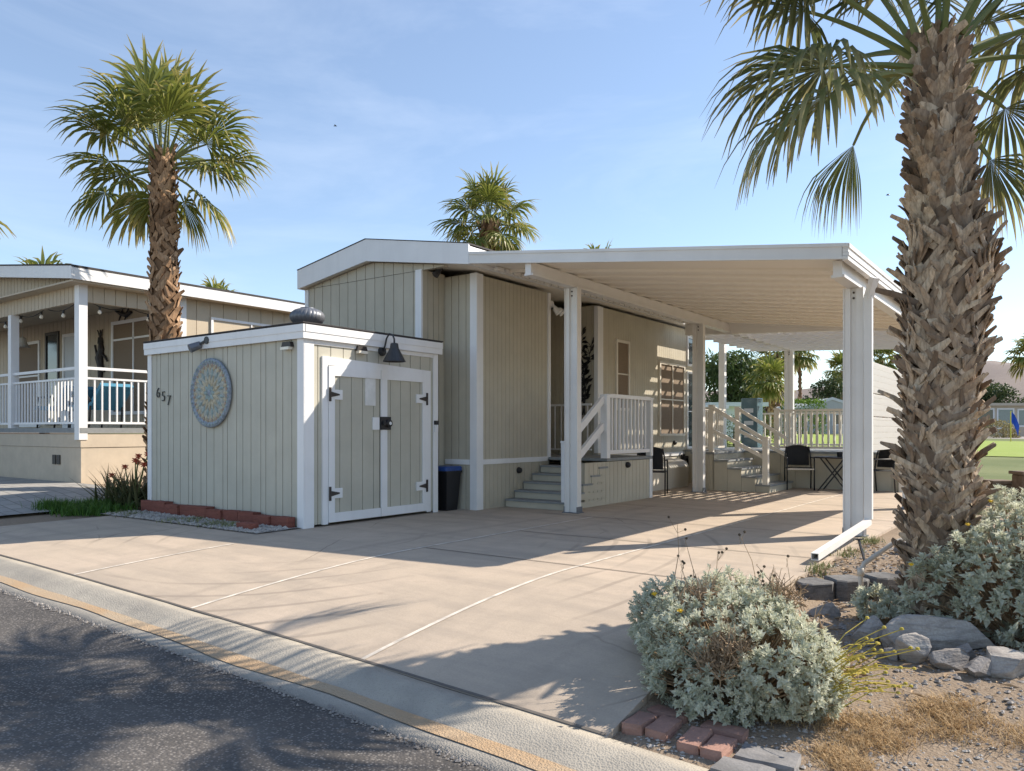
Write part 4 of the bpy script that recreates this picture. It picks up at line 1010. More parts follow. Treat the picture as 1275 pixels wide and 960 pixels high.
def palm(name,label,base,path,rs,nboots,fronds,L,nseg,mats,seed,bl=.16,bw=.06,parts=True,group=None,out=.5,st=6):
    rg=random.Random(seed); t=thing(name,label,'palm tree',base,group)
    b=MB(); trunk(b,path,rs,nboots,rg,bl,bw,out,shag=(seed==11)); b.build('trunk',mats[2],t)
    one=MB()
    for f in fronds:
        b=MB() if parts else one
        frond(b,f['b'],f['az'],f['el'],f['pl'],f['pc'],f.get('L',L),f['dr'],nseg,rg,f.get('pr',.012),f.get('fan',1.95),st=st,tipbias=f.get('tb',0))
        if parts: b.build('frond',[mats[0],mats[1]],t)
    if not parts: one.build('crown',[mats[0],mats[1]],t)
    return t
SA=R(36)
def crown(top,n,rg,L,pl,spread=(-.6,1.35),dr=.55,r=.1,pr=.012,clear=False):
    fs=[]
    for k in range(n):
        u=(k+.5)/n; el=spread[0]+(spread[1]-spread[0])*(u**.85)+rg.gauss(0,.08); az=k*2.399963+rg.gauss(0,.12)
        if clear and el<.15 and abs(math.cos(az)*.588-math.sin(az)*.809)>.62: continue
        fs.append(dict(b=(top[0]+r*math.cos(az)*math.cos(el),top[1]+r*math.sin(az)*math.cos(el),top[2]+.28*u-.1),az=az,el=el,pl=pl*rg.uniform(.8,1.15),pc=.55*(1-u)+.15,L=L*rg.uniform(.85,1.12),dr=dr*rg.uniform(.7,1.3)*(1.25-.6*u),pr=pr,tb=.12*(1-u) if u<.3 else 0))
    return fs
# near palm at right
bx,by=-.738,5.95
path=[(bx-.0,by,-.22),(bx-.0,by,.35),(bx+.01,by+.01,1.0),(bx+.02,by+.015,1.6),(bx+.055,by+.04,2.2),(bx+.06,by+.045,2.42),(bx+.02,by+.01,2.56),(bx+.01,by,3.1),(bx-.01,by,3.6),(bx-.02,by,3.82)]
rs=[.18,.19,.20,.215,.265,.255,.180,.16,.14,.095]
fr=[]
def F(az,el,pl,pc,L,dr,z=3.7,tb=0,fan=1.95,pr=.016):
    a=R(az)+SA; fr.append(dict(b=(bx+.14*math.cos(a),by+.14*math.sin(a),z),az=a,el=R(el),pl=pl,pc=pc,L=L,dr=dr,tb=tb,fan=fan,pr=pr))
# rel. azimuth: 0 screen right, 90 away, 180 screen left, 270 to the camera
F(176,14,.62,.35,.95,1.35,3.62); F(190,2,.72,.6,.95,1.6,3.58,.04)
F(96,26,1.0,1.25,.78,2.3,3.72,.06,.65)
F(172,46,.95,.3,.85,1.2,3.74); F(150,44,.9,.3,.8,1.1,3.72); F(225,50,.85,.35,.85,1.2,3.74)
F(4,20,.62,.4,.85,1.15,3.64); F(-12,28,.75,.4,.9,1.1,3.68); F(20,35,.8,.35,.95,1.0,3.7); F(-2,-22,.3,.9,.62,1.4,3.2,.18,1.5); F(12,8,.42,.7,.72,1.4,3.5,.06,1.6)
for az,el in ((5,50),(30,60),(90,60),(130,66),(255,68),(310,62),(180,74),(60,80),(45,38),(110,28)):
    F(az,el,.85,.3,1.0,.8,3.8)
palm('fan_palm','large shaggy fan palm with criss-cross trunk at the right frame edge',(bx,by,-.2),path,rs,1500,fr,1.0,44,(M['frond_big'],M['petiole'],M['boot']),11,.17,.048,out=.6)
# left palm
rg=random.Random(5); tx,ty=-12.2,6.97
LF=[]
for az,el,pl,dr in ((180,50,.9,.8),(177,24,.95,.9),(186,-4,.9,1.0),(160,-26,.6,1.1),(202,36,.9,.9),(150,62,.9,.7),(215,62,.85,.8),(255,74,.9,.6),(285,76,.9,.6),(80,78,1.0,.5),(120,64,.95,.6),(330,60,.9,.8),(30,58,.95,.7),(0,46,.95,.8),(12,22,.95,.9),(-16,34,.9,.9),(-4,4,.9,1.0),(9,-22,.7,1.1),(28,-42,.45,1.2),(165,12,.9,.9),(100,42,.9,.8),(62,30,.9,.9),(305,46,.75,1.0),(240,44,.75,1.0),(140,-36,.4,1.2)):
    a=R(az+rg.gauss(0,4))+SA; LF.append(dict(b=(tx-.05+.12*math.cos(a),ty+.12*math.sin(a),5.5+.2*math.sin(R(el))),az=a,el=R(el+rg.gauss(0,3)),pl=pl*rg.uniform(.85,1.0),pc=.35 if el>0 else .75,L=rg.uniform(.82,.98),dr=dr,pr=.018,tb=.12 if el<-15 else 0))
path=[(tx-.05,ty,.05),(tx,ty,2),(tx+.0,ty,3.6),(tx-.03,ty,4.9),(tx-.05,ty,5.8)]
palm('fan_palm','tall green fan palm between the shed and the neighbouring house',(tx,ty,.1),path,[.26,.24,.22,.2,.18],420,LF,.98,30,(M['frond'],M['petiole'],M['boot_l']),12,.2,.05,out=.4)
# palm behind the home
rg=random.Random(9); tx,ty=-12.3,15.9
path=[(tx,ty,0),(tx,ty,3),(tx,ty,6.6)]
palm('fan_palm','fan palm rising behind the home roof ridge at centre',(tx,ty,0),path,[.28,.27,.25],260,crown((tx,ty,6.5),26,rg,.85,.62,(-.75,1.42),.9,.12,.018),.85,26,(M['frond'],M['petiole'],M['boot_l']),13,.2,.07,st=5)
def far_palm(u,d,ztop,L,n,seed,label,r=.2,group='palms in the distance',zb=0,pl=.55):
    x=d*(-.5878+u*.809); y=d*(.809+u*.5878); rg=random.Random(seed)
    return palm('fan_palm',label,(x,y,zb),[(x,y,zb-.1),(x+.05,y,zb+(ztop-zb)*.5),(x,y,ztop)],[r*1.1,r,r*.95],90 if d<60 else 50,crown((x,y,ztop),n,rg,L,pl*L/.95,(-.8,1.4),1.0,.1,.02),L,16,(M['frond'],M['petiole'],M['boot_l']),seed,.3,.1,parts=False,group=group,st=4)
far_palm(-.772,16,5.75,1.1,24,21,'fan palm at the left frame edge showing only frond tips',zb=.3)
far_palm(-.606,34,7.3,1.1,20,22,'small palm crown peeking over the neighbour roof, left')
far_palm(-.382,36,6.8,1.0,18,23,'small palm crown peeking over the neighbour eave beside the tall palm')
far_palm(.113,40,9.35,1.1,18,24,'palm tip just visible above the carport roof')
far_palm(.335,48,4.2,1.1,24,25,'bushy green palm behind the rear deck with a broad low crown',r=.3,zb=.4)
far_palm(.345,75,8.6,1.9,24,26,'palm with upright crown above the bushy palm by the deck',zb=.6)
far_palm(.373,70,8.2,1.4,24,27,'slim tall palm with bare trunk beyond the rear deck',r=.16,zb=.6)
far_palm(.478,60,6.7,1.3,24,28,'palm crown showing above the white ribbed screen',zb=.6)
far_palm(.428,95,8.6,1.8,20,29,'palm among the dark trees right of the tall palm',zb=.7)
far_palm(.672,80,9.0,1.8,22,30,'palm frond tips at the right frame edge over the golf course',zb=.7)

# ------------------------------------------------------------------ shrubs
def leaf(b,p,d,n,l,w,rr,curl=.2,tb=0):
    d=d.normalized(); s=d.cross(n)
    if s.length<1e-3: s=V((1,0,0))
    s.normalize(); nn=s.cross(d)
    k=b.pts([p,p+d*l*.45+s*w+nn*l*.08,p+d*l*.45-nn*l*.04,p+d*l*.45-s*w+nn*l*.08,p+d*l-nn*l*curl])
    b.face((k,k+1,k+2),[(rr,tb),(rr,tb+.4),(rr,tb+.4)]); b.face((k,k+2,k+3),[(rr,tb),(rr,tb+.4),(rr,tb+.4)]); b.face((k+1,k+4,k+2),[(rr,tb+.4),(rr,tb+.9),(rr,tb+.4)]); b.face((k+2,k+4,k+3),[(rr,tb+.4),(rr,tb+.9),(rr,tb+.4)])
def brittlebush(name,label,lobes,base,ncl,seed,ll=.05,fl=0,dead=()):
    rg=random.Random(seed); t=thing(name,label,'shrub',base)
    lv=MB(); tw=MB(); fw=MB(); tw.q=(.3,0); vol=[l[3]*l[4]*l[5] for l in lobes]
    tot=sum(v**.67 for v in vol)
    def inside(p,skip):
        for i,(x,y,z,a,b_,c) in enumerate(lobes):
            if i!=skip and ((p.x-x)/a)**2+((p.y-y)/b_)**2+((p.z-z)/c)**2<.62: return True
        return False
    def isdead(p): return any((p-V(q[:3])).length<q[3]*rg.uniform(.6,1.1) for q in dead)
    for i,(x,y,z,a,b_,c) in enumerate(lobes):
        nc=int(ncl*vol[i]**.67/tot)
        for k in range(nc):
            n=V((rg.gauss(0,1),rg.gauss(0,1),rg.gauss(0,1))).normalized()
            f=rg.uniform(.62,1.0)**.6*(1+.16*noise.noise(n*2.3+V((seed,i,0)))+.10*noise.noise(n*6+V((seed,i,0))))
            p=V((x+n.x*a*f,y+n.y*b_*f,z+n.z*c*f))
            if p.z<base[2]+.02 or inside(p,i) or noise.noise(p*6.5+V((seed,0,0)))>.34: continue
            root=V((base[0]+rg.gauss(0,.07),base[1]+rg.gauss(0,.07),base[2]+.02))
            if k%3==0: tw.q=(rg.random(),0); tw.tube([root.lerp(p,.35)+V((0,0,-.04)),root.lerp(p,.75)+V((0,0,-.01)),p],[.006,.004,.002],4,False)
            if isdead(p):
                for q in range(5):
                    e=p+V((rg.gauss(0,.04),rg.gauss(0,.04),rg.gauss(.03,.04))); tw.q=(rg.random(),rg.random()*.6); tw.tube([p,e],[.003,.0015],3,False)
                    leaf(tw,e,V((rg.gauss(0,1),rg.gauss(0,1),rg.gauss(0,.7))),n,ll*.5,ll*.12,rg.random())
                continue
            ax=(n+V((0,0,.55))+V((rg.gauss(0,.25),rg.gauss(0,.25),0))).normalized(); rr=min(1,max(0,rg.gauss(.5,.22)))
            m=rg.randint(7,12); sc=rg.uniform(.7,1.35)
            e1=ax.cross(V((.3,.5,.8))).normalized(); e2=ax.cross(e1)
            for q in range(m):
                th=q*2.4+rg.uniform(-.3,.3); op=.35+.75*(q/m); dd=(ax*math.cos(op)+(e1*math.cos(th)+e2*math.sin(th))*math.sin(op))
                l=ll*sc*(.6+.7*q/m)*rg.uniform(.75,1.25); leaf(lv,p-ax*.012*q/3,dd,ax,l,l*.27,min(1,max(0,rr+rg.gauss(0,.15))),.18)
    lv.build('foliage',M['brittle'],t); tw.build('twigs',M['drytwig'],t)
    for k in range(fl):
        x,y,z,a,b_,c=lobes[k%len(lobes)]; n=V((rg.uniform(-.7,.7),-rg.uniform(.2,1),rg.uniform(.1,.9))).normalized(); p=V((x+n.x*a*1.12,y+n.y*b_*1.12,z+n.z*c*1.12))
        b=MB()
        for q in range(9):
            th=q*.698; leaf(b,p,V((math.cos(th),math.sin(th)*.6-.3,.35+.3*math.sin(th))),n,.02,.005,.5,0)
        b.lathe([(.008,-.004),(.008,.006),(.003,.009)],p,6); b.build('flower',M['flower'],t)
    return t,rg
bb,_=brittlebush('brittlebush','round silver green brittlebush beside the driveway in the foreground',[(-1.5, 3.98, 0.02, 0.46, 0.44, 0.307), (-1.8, 4.12, 0.07, 0.32, 0.32, 0.26), (-1.22, 3.92, -0.01, 0.34, 0.34, 0.279), (-1.5, 4.12, 0.16, 0.36, 0.3, 0.242), (-1.12, 3.95, -0.08, 0.26, 0.3, 0.223), (-1.5, 3.74, -0.13, 0.34, 0.26, 0.205)],(-1.4,4.0,-.28),6200,3,.029,2,dead=((-1.2,4.2,.38,.17),(-1.62,3.9,.3,.10),(-1.38,3.62,.06,.13),(-1.0,4.15,.25,.14)))
# stalks of the front shrub
sk=MB(); sd=MB(); rg=random.Random(4)
for k in range(11):
    x0=-1.95+rg.uniform(0,.75); y0=4.2+rg.uniform(-.1,.25); z0=.15+rg.uniform(-.1,.15)
    e=V((x0+rg.gauss(-.08,.1),y0+rg.gauss(.02,.08),z0+rg.uniform(.15,.36))); sk.q=(rg.random()*.5,.2)
    sk.tube([(x0,y0,z0),((x0+e.x)/2+.02,(y0+e.y)/2,(z0+e.z)/2),e],[.0025,.002,.0014],4,False)
    for q in range(rg.randint(1,3)):
        p=e+V((rg.gauss(0,.03),rg.gauss(0,.03),rg.gauss(0,.02))); sd.lathe([(.003,-.006),(.009,0),(.007,.007),(.002,.01)],p,6); sk.tube([e-V((0,0,.05)),p],[.0014,.001],3,False)
sk.build('flower_stalks',M['drytwig'],bb); tag(sd.build('seed_heads',M['seed'],bb),kind='stuff')
ys_=MB(); rg=random.Random(14)
for k in range(45):
    p=V((-.98+rg.gauss(0,.05),3.92+rg.gauss(0,.12),-.17+rg.uniform(0,.2))); e=p+V((rg.uniform(.1,.32),rg.uniform(.02,.25),rg.uniform(.0,.2))); ys_.q=(rg.random(),0)
    ys_.tube([p,p.lerp(e,.5)+V((0,0,.03)),e],[.003,.0025,.002],4,False); ys_.lathe([(.004,-.004),(.011,0),(.008,.008),(.003,.01)],e,6)
ys_.build('dry_yellow_stalks',M['yellowstalk'],bb)
b2,_=brittlebush('brittlebush','large silver brittlebush with yellow flowers against the right palm trunk',[(-.15,6.0,.25,.5,.5,.5),(-.44,5.70,.17,.3,.26,.40),(-.10,5.62,.0,.34,.28,.34),(.25,6.2,.25,.5,.6,.55),(-.32,6.25,.42,.34,.4,.38),(-.72,5.56,.06,.2,.13,.34),(.2,5.5,-.02,.3,.3,.3)],(-.2,6.0,-.18),4000,8,.041,7,dead=((-.5,5.6,.0,.12),(-.05,5.5,.2,.1)))
brittlebush('brittlebush','small low silver shrub at the foot of the palm by the pipe',[(-1.12,5.85,-.06,.15,.14,.14),(-.98,5.75,-.08,.12,.12,.12)],(-1.08,5.85,-.17),150,19,.045,0)

# aloe clump
rg=random.Random(6); al=thing('aloe_plant','spiky aloe clump with red flower heads beside the shed corner','plant',(-11.45,6.05,.05)); b=MB()
for k in range(190):
    c=V((-11.5+rg.gauss(0,.27),6.05+rg.gauss(0,.15),.05)); a=rg.uniform(0,6.28); el=rg.uniform(.5,1.35); l=rg.uniform(.38,.66); d=V((math.cos(a)*math.cos(el),math.sin(a)*math.cos(el),math.sin(el))); s=V((-d.y,d.x,0)).normalized(); rr=rg.random(); w=.03
    prev=None
    for j in range(5):
        t=j/4; q=c+d*l*t+V((math.cos(a),math.sin(a),.25))*l*.14*t*t; n_=d.cross(s)
        m=b.pts([q-s*w*(1-t),q-n_*w*.5*(1-t),q+s*w*(1-t),q+n_*w*.25*(1-t)])
        if prev is not None:
            for i in range(4): b.face((prev+i,prev+(i+1)%4,m+(i+1)%4,m+i),[(rr,t-.25),(rr,t-.25),(rr,t),(rr,t)])
        prev=m
b.build('leaves',M['aloe'],al)
for (dx_,dy_,h) in ((-.45,-.1,.42),(-.75,.0,.30),(-.25,.0,.55),(.05,.05,.72),(.15,-.05,.66),(.22,.1,.75),(-.05,.1,.62),(.3,0,.6)):
    b=MB(); p=V((-11.45+dx_*.4,6.05,.1)); e=V((-11.45+dx_,6.05+dy_,.05+h)); b.tube([p,p.lerp(e,.6)+V((0,0,.05)),e],[.012,.01,.008],5); b=b.build('flower_stem',M['petiole'],al)
    f=MB()
    for q in range(14):
        a=q*2.4; f.tube([e+V((0,0,-.02+.004*q)),e+V((.05*math.cos(a),.05*math.sin(a),-.035+.006*q))],[.008,.006],4)
    f.build('flower_head',M['aloeflower'],b)
# grasses
def blades(b,cx,cy,sx,sy,n,h,w,rg,zf,lean=.5,clump=None):
    for k in range(n):
        if clump: 
            c=clump[rg.randrange(len(clump))]; x=c[0]+rg.gauss(0,c[2]); y=c[1]+rg.gauss(0,c[2])
        else: x=cx+rg.uniform(-sx,sx); y=cy+rg.uniform(-sy,sy)
        z=zf(x,y); a=rg.uniform(0,6.28); hh=h*rg.uniform(.5,1.4); l=hh*lean*rg.uniform(.3,1.6); rr=rg.random(); s=V((-math.sin(a),math.cos(a),0))*w
        p=V((x,y,z)); m=V((x+math.cos(a)*l*.35,y+math.sin(a)*l*.35,z+hh*.6)); e=V((x+math.cos(a)*l,y+math.sin(a)*l,z+hh))
        k_=b.pts([p-s,p+s,m+s*.7,m-s*.7,e]); b.face((k_,k_+1,k_+2,k_+3),[(rr,0),(rr,0),(rr,.5),(rr,.5)]); b.face((k_+3,k_+2,k_+4),[(rr,.5),(rr,.5),(rr,1)])
rg=random.Random(31)
b=MB(); cl=[(rg.uniform(-11.9,-10.95),rg.uniform(5.0,5.8),.1) for _ in range(16)]; blades(b,0,0,0,0,3000,.13,.006,rg,lambda x,y:gz(x,y)-.02,.6,cl)
tag(b.build('grass_patch',M['grass']),'green grass patch left of the shed by the driveway','grass',kind='stuff')
b=MB(); cl=[(rg.uniform(-10.8,-10.2),rg.uniform(5.35,5.6),.06) for _ in range(8)]+[(rg.uniform(-9.3,-8.0),rg.uniform(5.32,5.65),.06) for _ in range(22)]+[(-1.7,rg.uniform(6.3,8.8),.05) for _ in range(10)]
blades(b,0,0,0,0,1700,.05,.004,rg,lambda x,y:gz(x,y),1.0,cl); tag(b.build('weed_patch',M['weed']),'low weeds growing in the gravel strips','weeds',kind='stuff')
b=MB(); cl=[]
for _ in range(260):
    x=rg.uniform(-1.35,.4); y=rg.uniform(3.3,5.0)
    if noise.noise(V((x*1.6,y*1.6,7)))>-.02 and (y>3.5 or x>-.9): cl.append((x,y,.05))
blades(b,0,0,0,0,15000,.034,.0022,rg,lambda x,y:gz(x,y)-.008,1.5,cl); tag(b.build('dry_grass',M['drygrass']),'short dry straw grass on the sandy ground at right','dry grass',kind='stuff')
# pebbles
def pebbles(name,lab,n,fx,rg,r0,r1,mt):
    b=MB()
    for k in range(n):
        x,y=fx(); r=rg.uniform(r0,r1)*rg.uniform(.6,1.2); z=gground(x,y) if x>-1.7 else gz(x,y)+.012; b.q=(rg.random(),0); a0=rg.uniform(0,6)
        m=b.pts([(x+r*rg.uniform(.7,1.2)*math.cos(a0+i*1.257),y+r*rg.uniform(.7,1.2)*math.sin(a0+i*1.257),z+r*rg.uniform(-.1,.25)) for i in range(5)]+[(x+r*.2,y,z+r*rg.uniform(.5,.8)),(x,y,z-r*.4)])
        for i in range(5): b.face((m+i,m+(i+1)%5,m+5)); b.face((m+(i+1)%5,m+i,m+6))
    return tag(b.build(name,mt),lab,'pebbles',kind='stuff')
rg=random.Random(77)
pebbles('pebbles','loose gravel on the strip in front of the shed',1900,lambda:(rg.uniform(-10.8,-7.4),rg.uniform(5.29,5.78)),rg,.014,.04,M['rocklight'])
pebbles('pebbles','loose gravel among the dry grass at right',2600,lambda:(rg.uniform(-1.65,.3),3.2+abs(rg.gauss(0,.8))),rg,.005,.014,M['rocklight'])
pebbles('pebbles','loose gravel around the rocks and palm foot',2200,lambda:(rg.uniform(-1.7,-.2),rg.uniform(4.4,8.8)),rg,.008,.022,M['rock'])
# leaf litter
b=MB()
for k in range(700):
    x=rg.uniform(-1.72,-.3); y=rg.uniform(4.3,8.6); a=rg.uniform(0,6.28); leaf(b,V((x,y,gground(x,y)+.012)),V((math.cos(a),math.sin(a),rg.uniform(-.1,.3))),V((0,0,1)),rg.uniform(.03,.11),rg.uniform(.004,.012),rg.random(),.05)
tag(b.build('leaf_litter',M['drytwig']),'dry leaf litter and twigs under the palm','leaf litter',kind='stuff')

# rocks
def rock(x,y,sx,sy,sz,rz,seed,lab,mt,z=None):
    import bmesh
    bm=bmesh.new(); bmesh.ops.create_icosphere(bm,subdivisions=5,radius=1)
    rg=random.Random(seed); pl=[(V((rg.gauss(0,1),rg.gauss(0,1),rg.gauss(.2,1))).normalized(),rg.uniform(.42,.78)) for _ in range(12)]
    for v in bm.verts:
        p=v.co.copy()
        for n,h in pl:
            e=p.dot(n)-h
            if e>0: p-=n*e*.99
        p*=1+.06*noise.noise(v.co*1.6+V((seed,0,0)))+.025*noise.noise(v.co*6+V((seed,0,0)))+.012*noise.noise(v.co*16+V((seed,0,0)))
        v.co=V((p.x*sx,p.y*sy,p.z*sz))
    me=bpy.data.meshes.new('rock'); bm.to_mesh(me); bm.free(); me.materials.append(mt); o=bpy.data.objects.new('rock',me); C.objects.link(o); z=gground(x,y) if z is None else z
    o.location=(x,y,z+sz*.42); o.rotation_euler=(0,0,rz); tag(o,lab,'rock','rocks at the foot of the palm')
    return o
rock(-.66,5.32,.36,.2,.16,SA+.05,1,'largest grey rock, long and layered, under the right brittlebush',M['rocklight'])
rock(-.74,4.98,.135,.10,.11,SA,2,'angular pale rock directly below the left part of the large rock',M['rocklight'])
rock(-.55,4.95,.13,.10,.085,SA+.3,3,'low flat grey rock in the middle of the rock row',M['rock'])
rock(-.42,4.88,.09,.09,.085,SA,4,'small dark rock at the front of the rock row',M['rock'])
rock(-.27,5.02,.19,.12,.12,SA-.2,5,'pale blocky rock at the right end of the rock row',M['rocklight'])
rock(-.50,5.12,.08,.07,.07,SA,6,'small rounded rock wedged below the large rock',M['rock'])
rock(-1.02,5.25,.13,.12,.12,.4,7,'grey rock left of the large rock among the litter',M['rocklight'])
rock(-.90,5.22,.10,.1,.11,.9,8,'narrow grey rock leaning by the large rock',M['rock'])
rock(-1.42,5.75,.14,.10,.09,.2,9,'flat grey stone near the edging blocks',M['rock'])
rock(-.85,4.95,.07,.06,.05,.2,10,'small half buried stone at the left end of the rock row',M['rock'])
rock(-1.25,8.05,.12,.1,.10,.2,15,'grey stone behind the palm beside the downspout',M['rock'])
for i,(x,y,s) in enumerate(((-7.62,5.66,.06),(-7.95,5.68,.05),(-9.0,5.72,.05))):
    o=rock(x,y,s,s*.8,s*.8,i,30+i,('pale stone on gravel nearest the shed corner','pale stone on gravel behind the loose red block','pale stone on gravel below the round plaque')[i],M['rocklight'],gz(x,y)); o['group']='pale stones in the gravel strip'
# edging blocks
EB=[(-1.66,6.28,-.9,'first grey edging block beside the driveway end of the row'),(-1.45,6.50,-.75,'second grey edging block from the driveway'),(-1.22,6.72,-.75,'middle grey edging block left of the white pipe bend'),(-1.02,7.0,-.9,'fourth grey edging block behind the pipe'),(-.88,7.3,-1.1,'grey edging block hidden closest to the palm trunk')]
for i,(x,y,a,l) in enumerate(EB):
    b=MB(); pr=[(-.15,-.09),(-.09,-.14),(.09,-.14),(.15,-.09),(.12,.12),(-.12,.12)]; n=6; z0,z1=-.17,-.02+.012*i
    k=b.pts([(px,py,0) for px,py in pr]+[(px*.98,py*.98,z1-z0-.01) for px,py in pr]+[(px*.9,py*.9,z1-z0) for px,py in pr])
    b.face([k+12+j for j in range(6)])
    for q in (0,6):
        for j in range(6): b.face((k+q+j,k+q+(j+1)%6,k+q+6+(j+1)%6,k+q+6+j))
    o=b.build('edging_stone',M['block'],loc=(0,0,0)); o.location=(x,y,z0); o.rotation_euler.z=-a+math.pi*-.0+.1*i; tag(o,l,'edging block','grey edging blocks by the palm')
# pipe & stake
b=MB(); b.tube([(-1.28,6.2,-.16),(-1.28,6.2,.1),(-1.26,6.22,.16),(-1.10,6.42,.30),(-.90,6.55,.40)],.018,10); b.tube([(-1.28,6.2,.07),(-1.28,6.2,.13)],.025,10)
tag(b.build('irrigation_pipe',M['pvc'],loc=(-1.28,6.2,-.16),smooth=True),'pale bent pipe rising in front of the edging blocks','pipe')
b=MB(); b.bar((-1.46,7.25,.0),(-1.52,7.28,.2),.02,.012); b.bar((-1.53,7.28,.2),(-1.49,7.26,.205),.05,.012); tag(b.build('ground_stake',M['black'],loc=(-1.46,7.25,0)),'short black stake leaning in the gravel beside the downspout','stake')
# bricks and slabs at the driveway corner
BR=[(-1.685,3.37,.04,'brick','red brick at the left end of the brick border'),(-1.57,3.385,.0,'brick','worn pale red brick second from the left'),(-1.40,3.355,.06,'brick','worn brick in the right pair, on its left side'),(-1.285,3.35,.02,'brick','worn brick in the right pair, on its right side'),(-1.62,3.56,1.55,'brick','dark brick lying lengthwise behind the left brick pair'),(-1.33,3.54,1.6,'brick','dark brick lying lengthwise behind the right brick pair')]
for i,(x,y,a,mt,l) in enumerate(BR):
    o=rough_block(-.053,.053,-.105,.105,-.05,.03,i*3.3,.006).build('brick',M[mt],loc=(0,0,0)); o.location=(x,y,edge(x)+.012); o.rotation_euler=(R(2*((i*7)%3-1)),R(2*((i*5)%3-1)),a); tag(o,l,'brick','bricks at the driveway corner')
for i,(x,y,s,a,l) in enumerate(((-1.08,3.40,.13,-.55,'grey paving slab piece under the right side of the shrub'),(-1.12,3.20,.12,-.6,'grey paving slab piece nearest the gutter'))):
    o=rough_block(-s,s,-s*.65,s*.65,-.05,.01,i*5.1+2,.006).build('slab_piece',M['slab'],loc=(0,0,0)); o.location=(x,y,edge(x)+.02); o.rotation_euler.z=SA+a; tag(o,l,'slab','grey slab pieces')

# ------------------------------------------------------------------ distance
def RX(u,d): return (d*(-.5878+u*.809),d*(.809+u*.5878))
def tree(u,d,w,h,seed,lab,mt,nl=2600,trunkh=1.2,zb=.5,weep=0,group='trees beyond the golf course',size=.16,cat='tree',name='broadleaf_tree'):
    x,y=RX(u,d); rg=random.Random(seed); t=thing(name,lab,cat,(x,y,zb),group); b=MB()
    lobes=[]
    for k in range(9):
        a=rg.uniform(0,6.28); r=rg.uniform(0,.3)*w; lobes.append((x+r*math.cos(a),y+r*math.sin(a),zb+trunkh+(h-trunkh)*rg.uniform(.2,.82),w*rg.uniform(.16,.3),(h-trunkh)*rg.uniform(.14,.26)))
    for k in range(nl):
        L=lobes[k%9]; n=V((rg.gauss(0,1),rg.gauss(0,1),rg.gauss(0,1))).normalized(); f=rg.uniform(.55,1.08)
        p=V((L[0]+n.x*L[3]*f,L[1]+n.y*L[3]*f,L[2]+n.z*L[4]*f)); s=size*rg.uniform(.6,1.5); rr=rg.random()
        d=V((rg.gauss(0,1),rg.gauss(0,1),rg.gauss(-weep,.8))).normalized()
        leaf(b,p,d,V((rg.gauss(0,1),rg.gauss(0,1),rg.gauss(.5,1))),s*(1+weep),s*.3,rr,.2)
    b.build('crown',mt,t)
    b=MB(); b.tube([(x,y,zb-.2),(x+.05,y,zb+trunkh),(x,y,zb+h*.6)],[.05*w,.035*w,.015*w],7)
    for k in range(6):
        L=lobes[k]; b.tube([(x,y,zb+trunkh*.9),(L[0]*.5+x*.5,L[1]*.5+y*.5,L[2]*.6+(zb+trunkh)*.4),(L[0],L[1],L[2])],[.022*w,.014*w,.006*w],5)
    b.build('trunk',M['wood'],t)
tree(.275,52,6.0,6.6,1,'feathery weeping green tree beyond the home end',M['tree_mid'],4200,.6,.4,1.0,size=.2)
tree(.315,60,3.5,6.0,2,'narrow green tree beside the deck post',M['tree_mid'],2200,.6,.5,.6,size=.18)
tree(.405,92,7,7.5,3,'round dark tree left of the far gable house',M['tree_dark'],2600,1,.7,size=.28)
tree(.435,100,8,7.6,4,'dark spreading tree behind the far gable house',M['tree_dark'],2600,1,.7,size=.28)
tree(.385,105,6,5.2,5,'low dark tree left behind the hedge',M['tree_dark'],1800,.8,.7,size=.28)
tree(.50,95,8,6.0,6,'dark tree hidden mostly behind the ribbed screen',M['tree_dark'],1800,1,.7,size=.28)
tree(.615,95,9,6.9,7,'dark pine by the trunk behind the flat roofed house',M['tree_dark'],3000,.8,.7,size=.3)
tree(.65,92,8,6.5,8,'wide dark pine behind the blue flag',M['tree_dark'],3000,.8,.7,size=.3)
tree(.70,96,10,6.8,9,'dark pine at the right frame edge',M['tree_dark'],2600,.8,.7,size=.3)
tree(.58,105,9,5.5,12,'dark pine hidden behind the palm trunk',M['tree_dark'],1800,.8,.7,size=.3)
tree(.46,80,3,3.2,10,'yellow green bush right of the far gable house',M['hedge'],900,.3,.6,size=.16,cat='shrub',name='shrub')
def box_bush(u,d,w,dp,h,zb,lab,mt,n,seed,size,name='hedge',cat='hedge',round_=0.0):
    x,y=RX(u,d); rg=random.Random(seed); t=thing(name,lab,cat,(x,y,zb)); b=MB(); rx=V((.809,.588,0)); fy=V((-.588,.809,0))
    for k in range(n):
        a,c,e=rg.uniform(-1,1),rg.uniform(-1,1),rg.uniform(0,1)
        s=rg.randrange(4)
        if s==0: e=1
        elif s==1: c=-1
        elif s==2: a=rg.choice((-1,1))
        if round_: e*=math.sqrt(max(.05,1-round_*a*a))
        p=V((x,y,zb))+rx*(a*w/2)+fy*(c*dp/2)+V((0,0,e*h)); p+=V((rg.gauss(0,.06),rg.gauss(0,.06),rg.gauss(0,.06)))
        leaf(b,p,V((rg.gauss(0,1),rg.gauss(0,1),rg.gauss(.3,1))),V((rg.gauss(0,1),rg.gauss(0,1),1)),size*rg.uniform(.6,1.4),size*.3,rg.random())
    b.build('foliage',mt,t); s=MB()
    for a in (-.35,0,.35): s.tube([V((x,y,zb-.1))+rx*a*w,V((x,y,zb+h*.7))+rx*a*w],[.06,.03],6)
    s.build('stems',M['wood'],t)
box_bush(.377,56,2.7,1.5,2.7,.6,'bright green clipped hedge beyond the rear deck',M['hedge'],2600,41,.16)
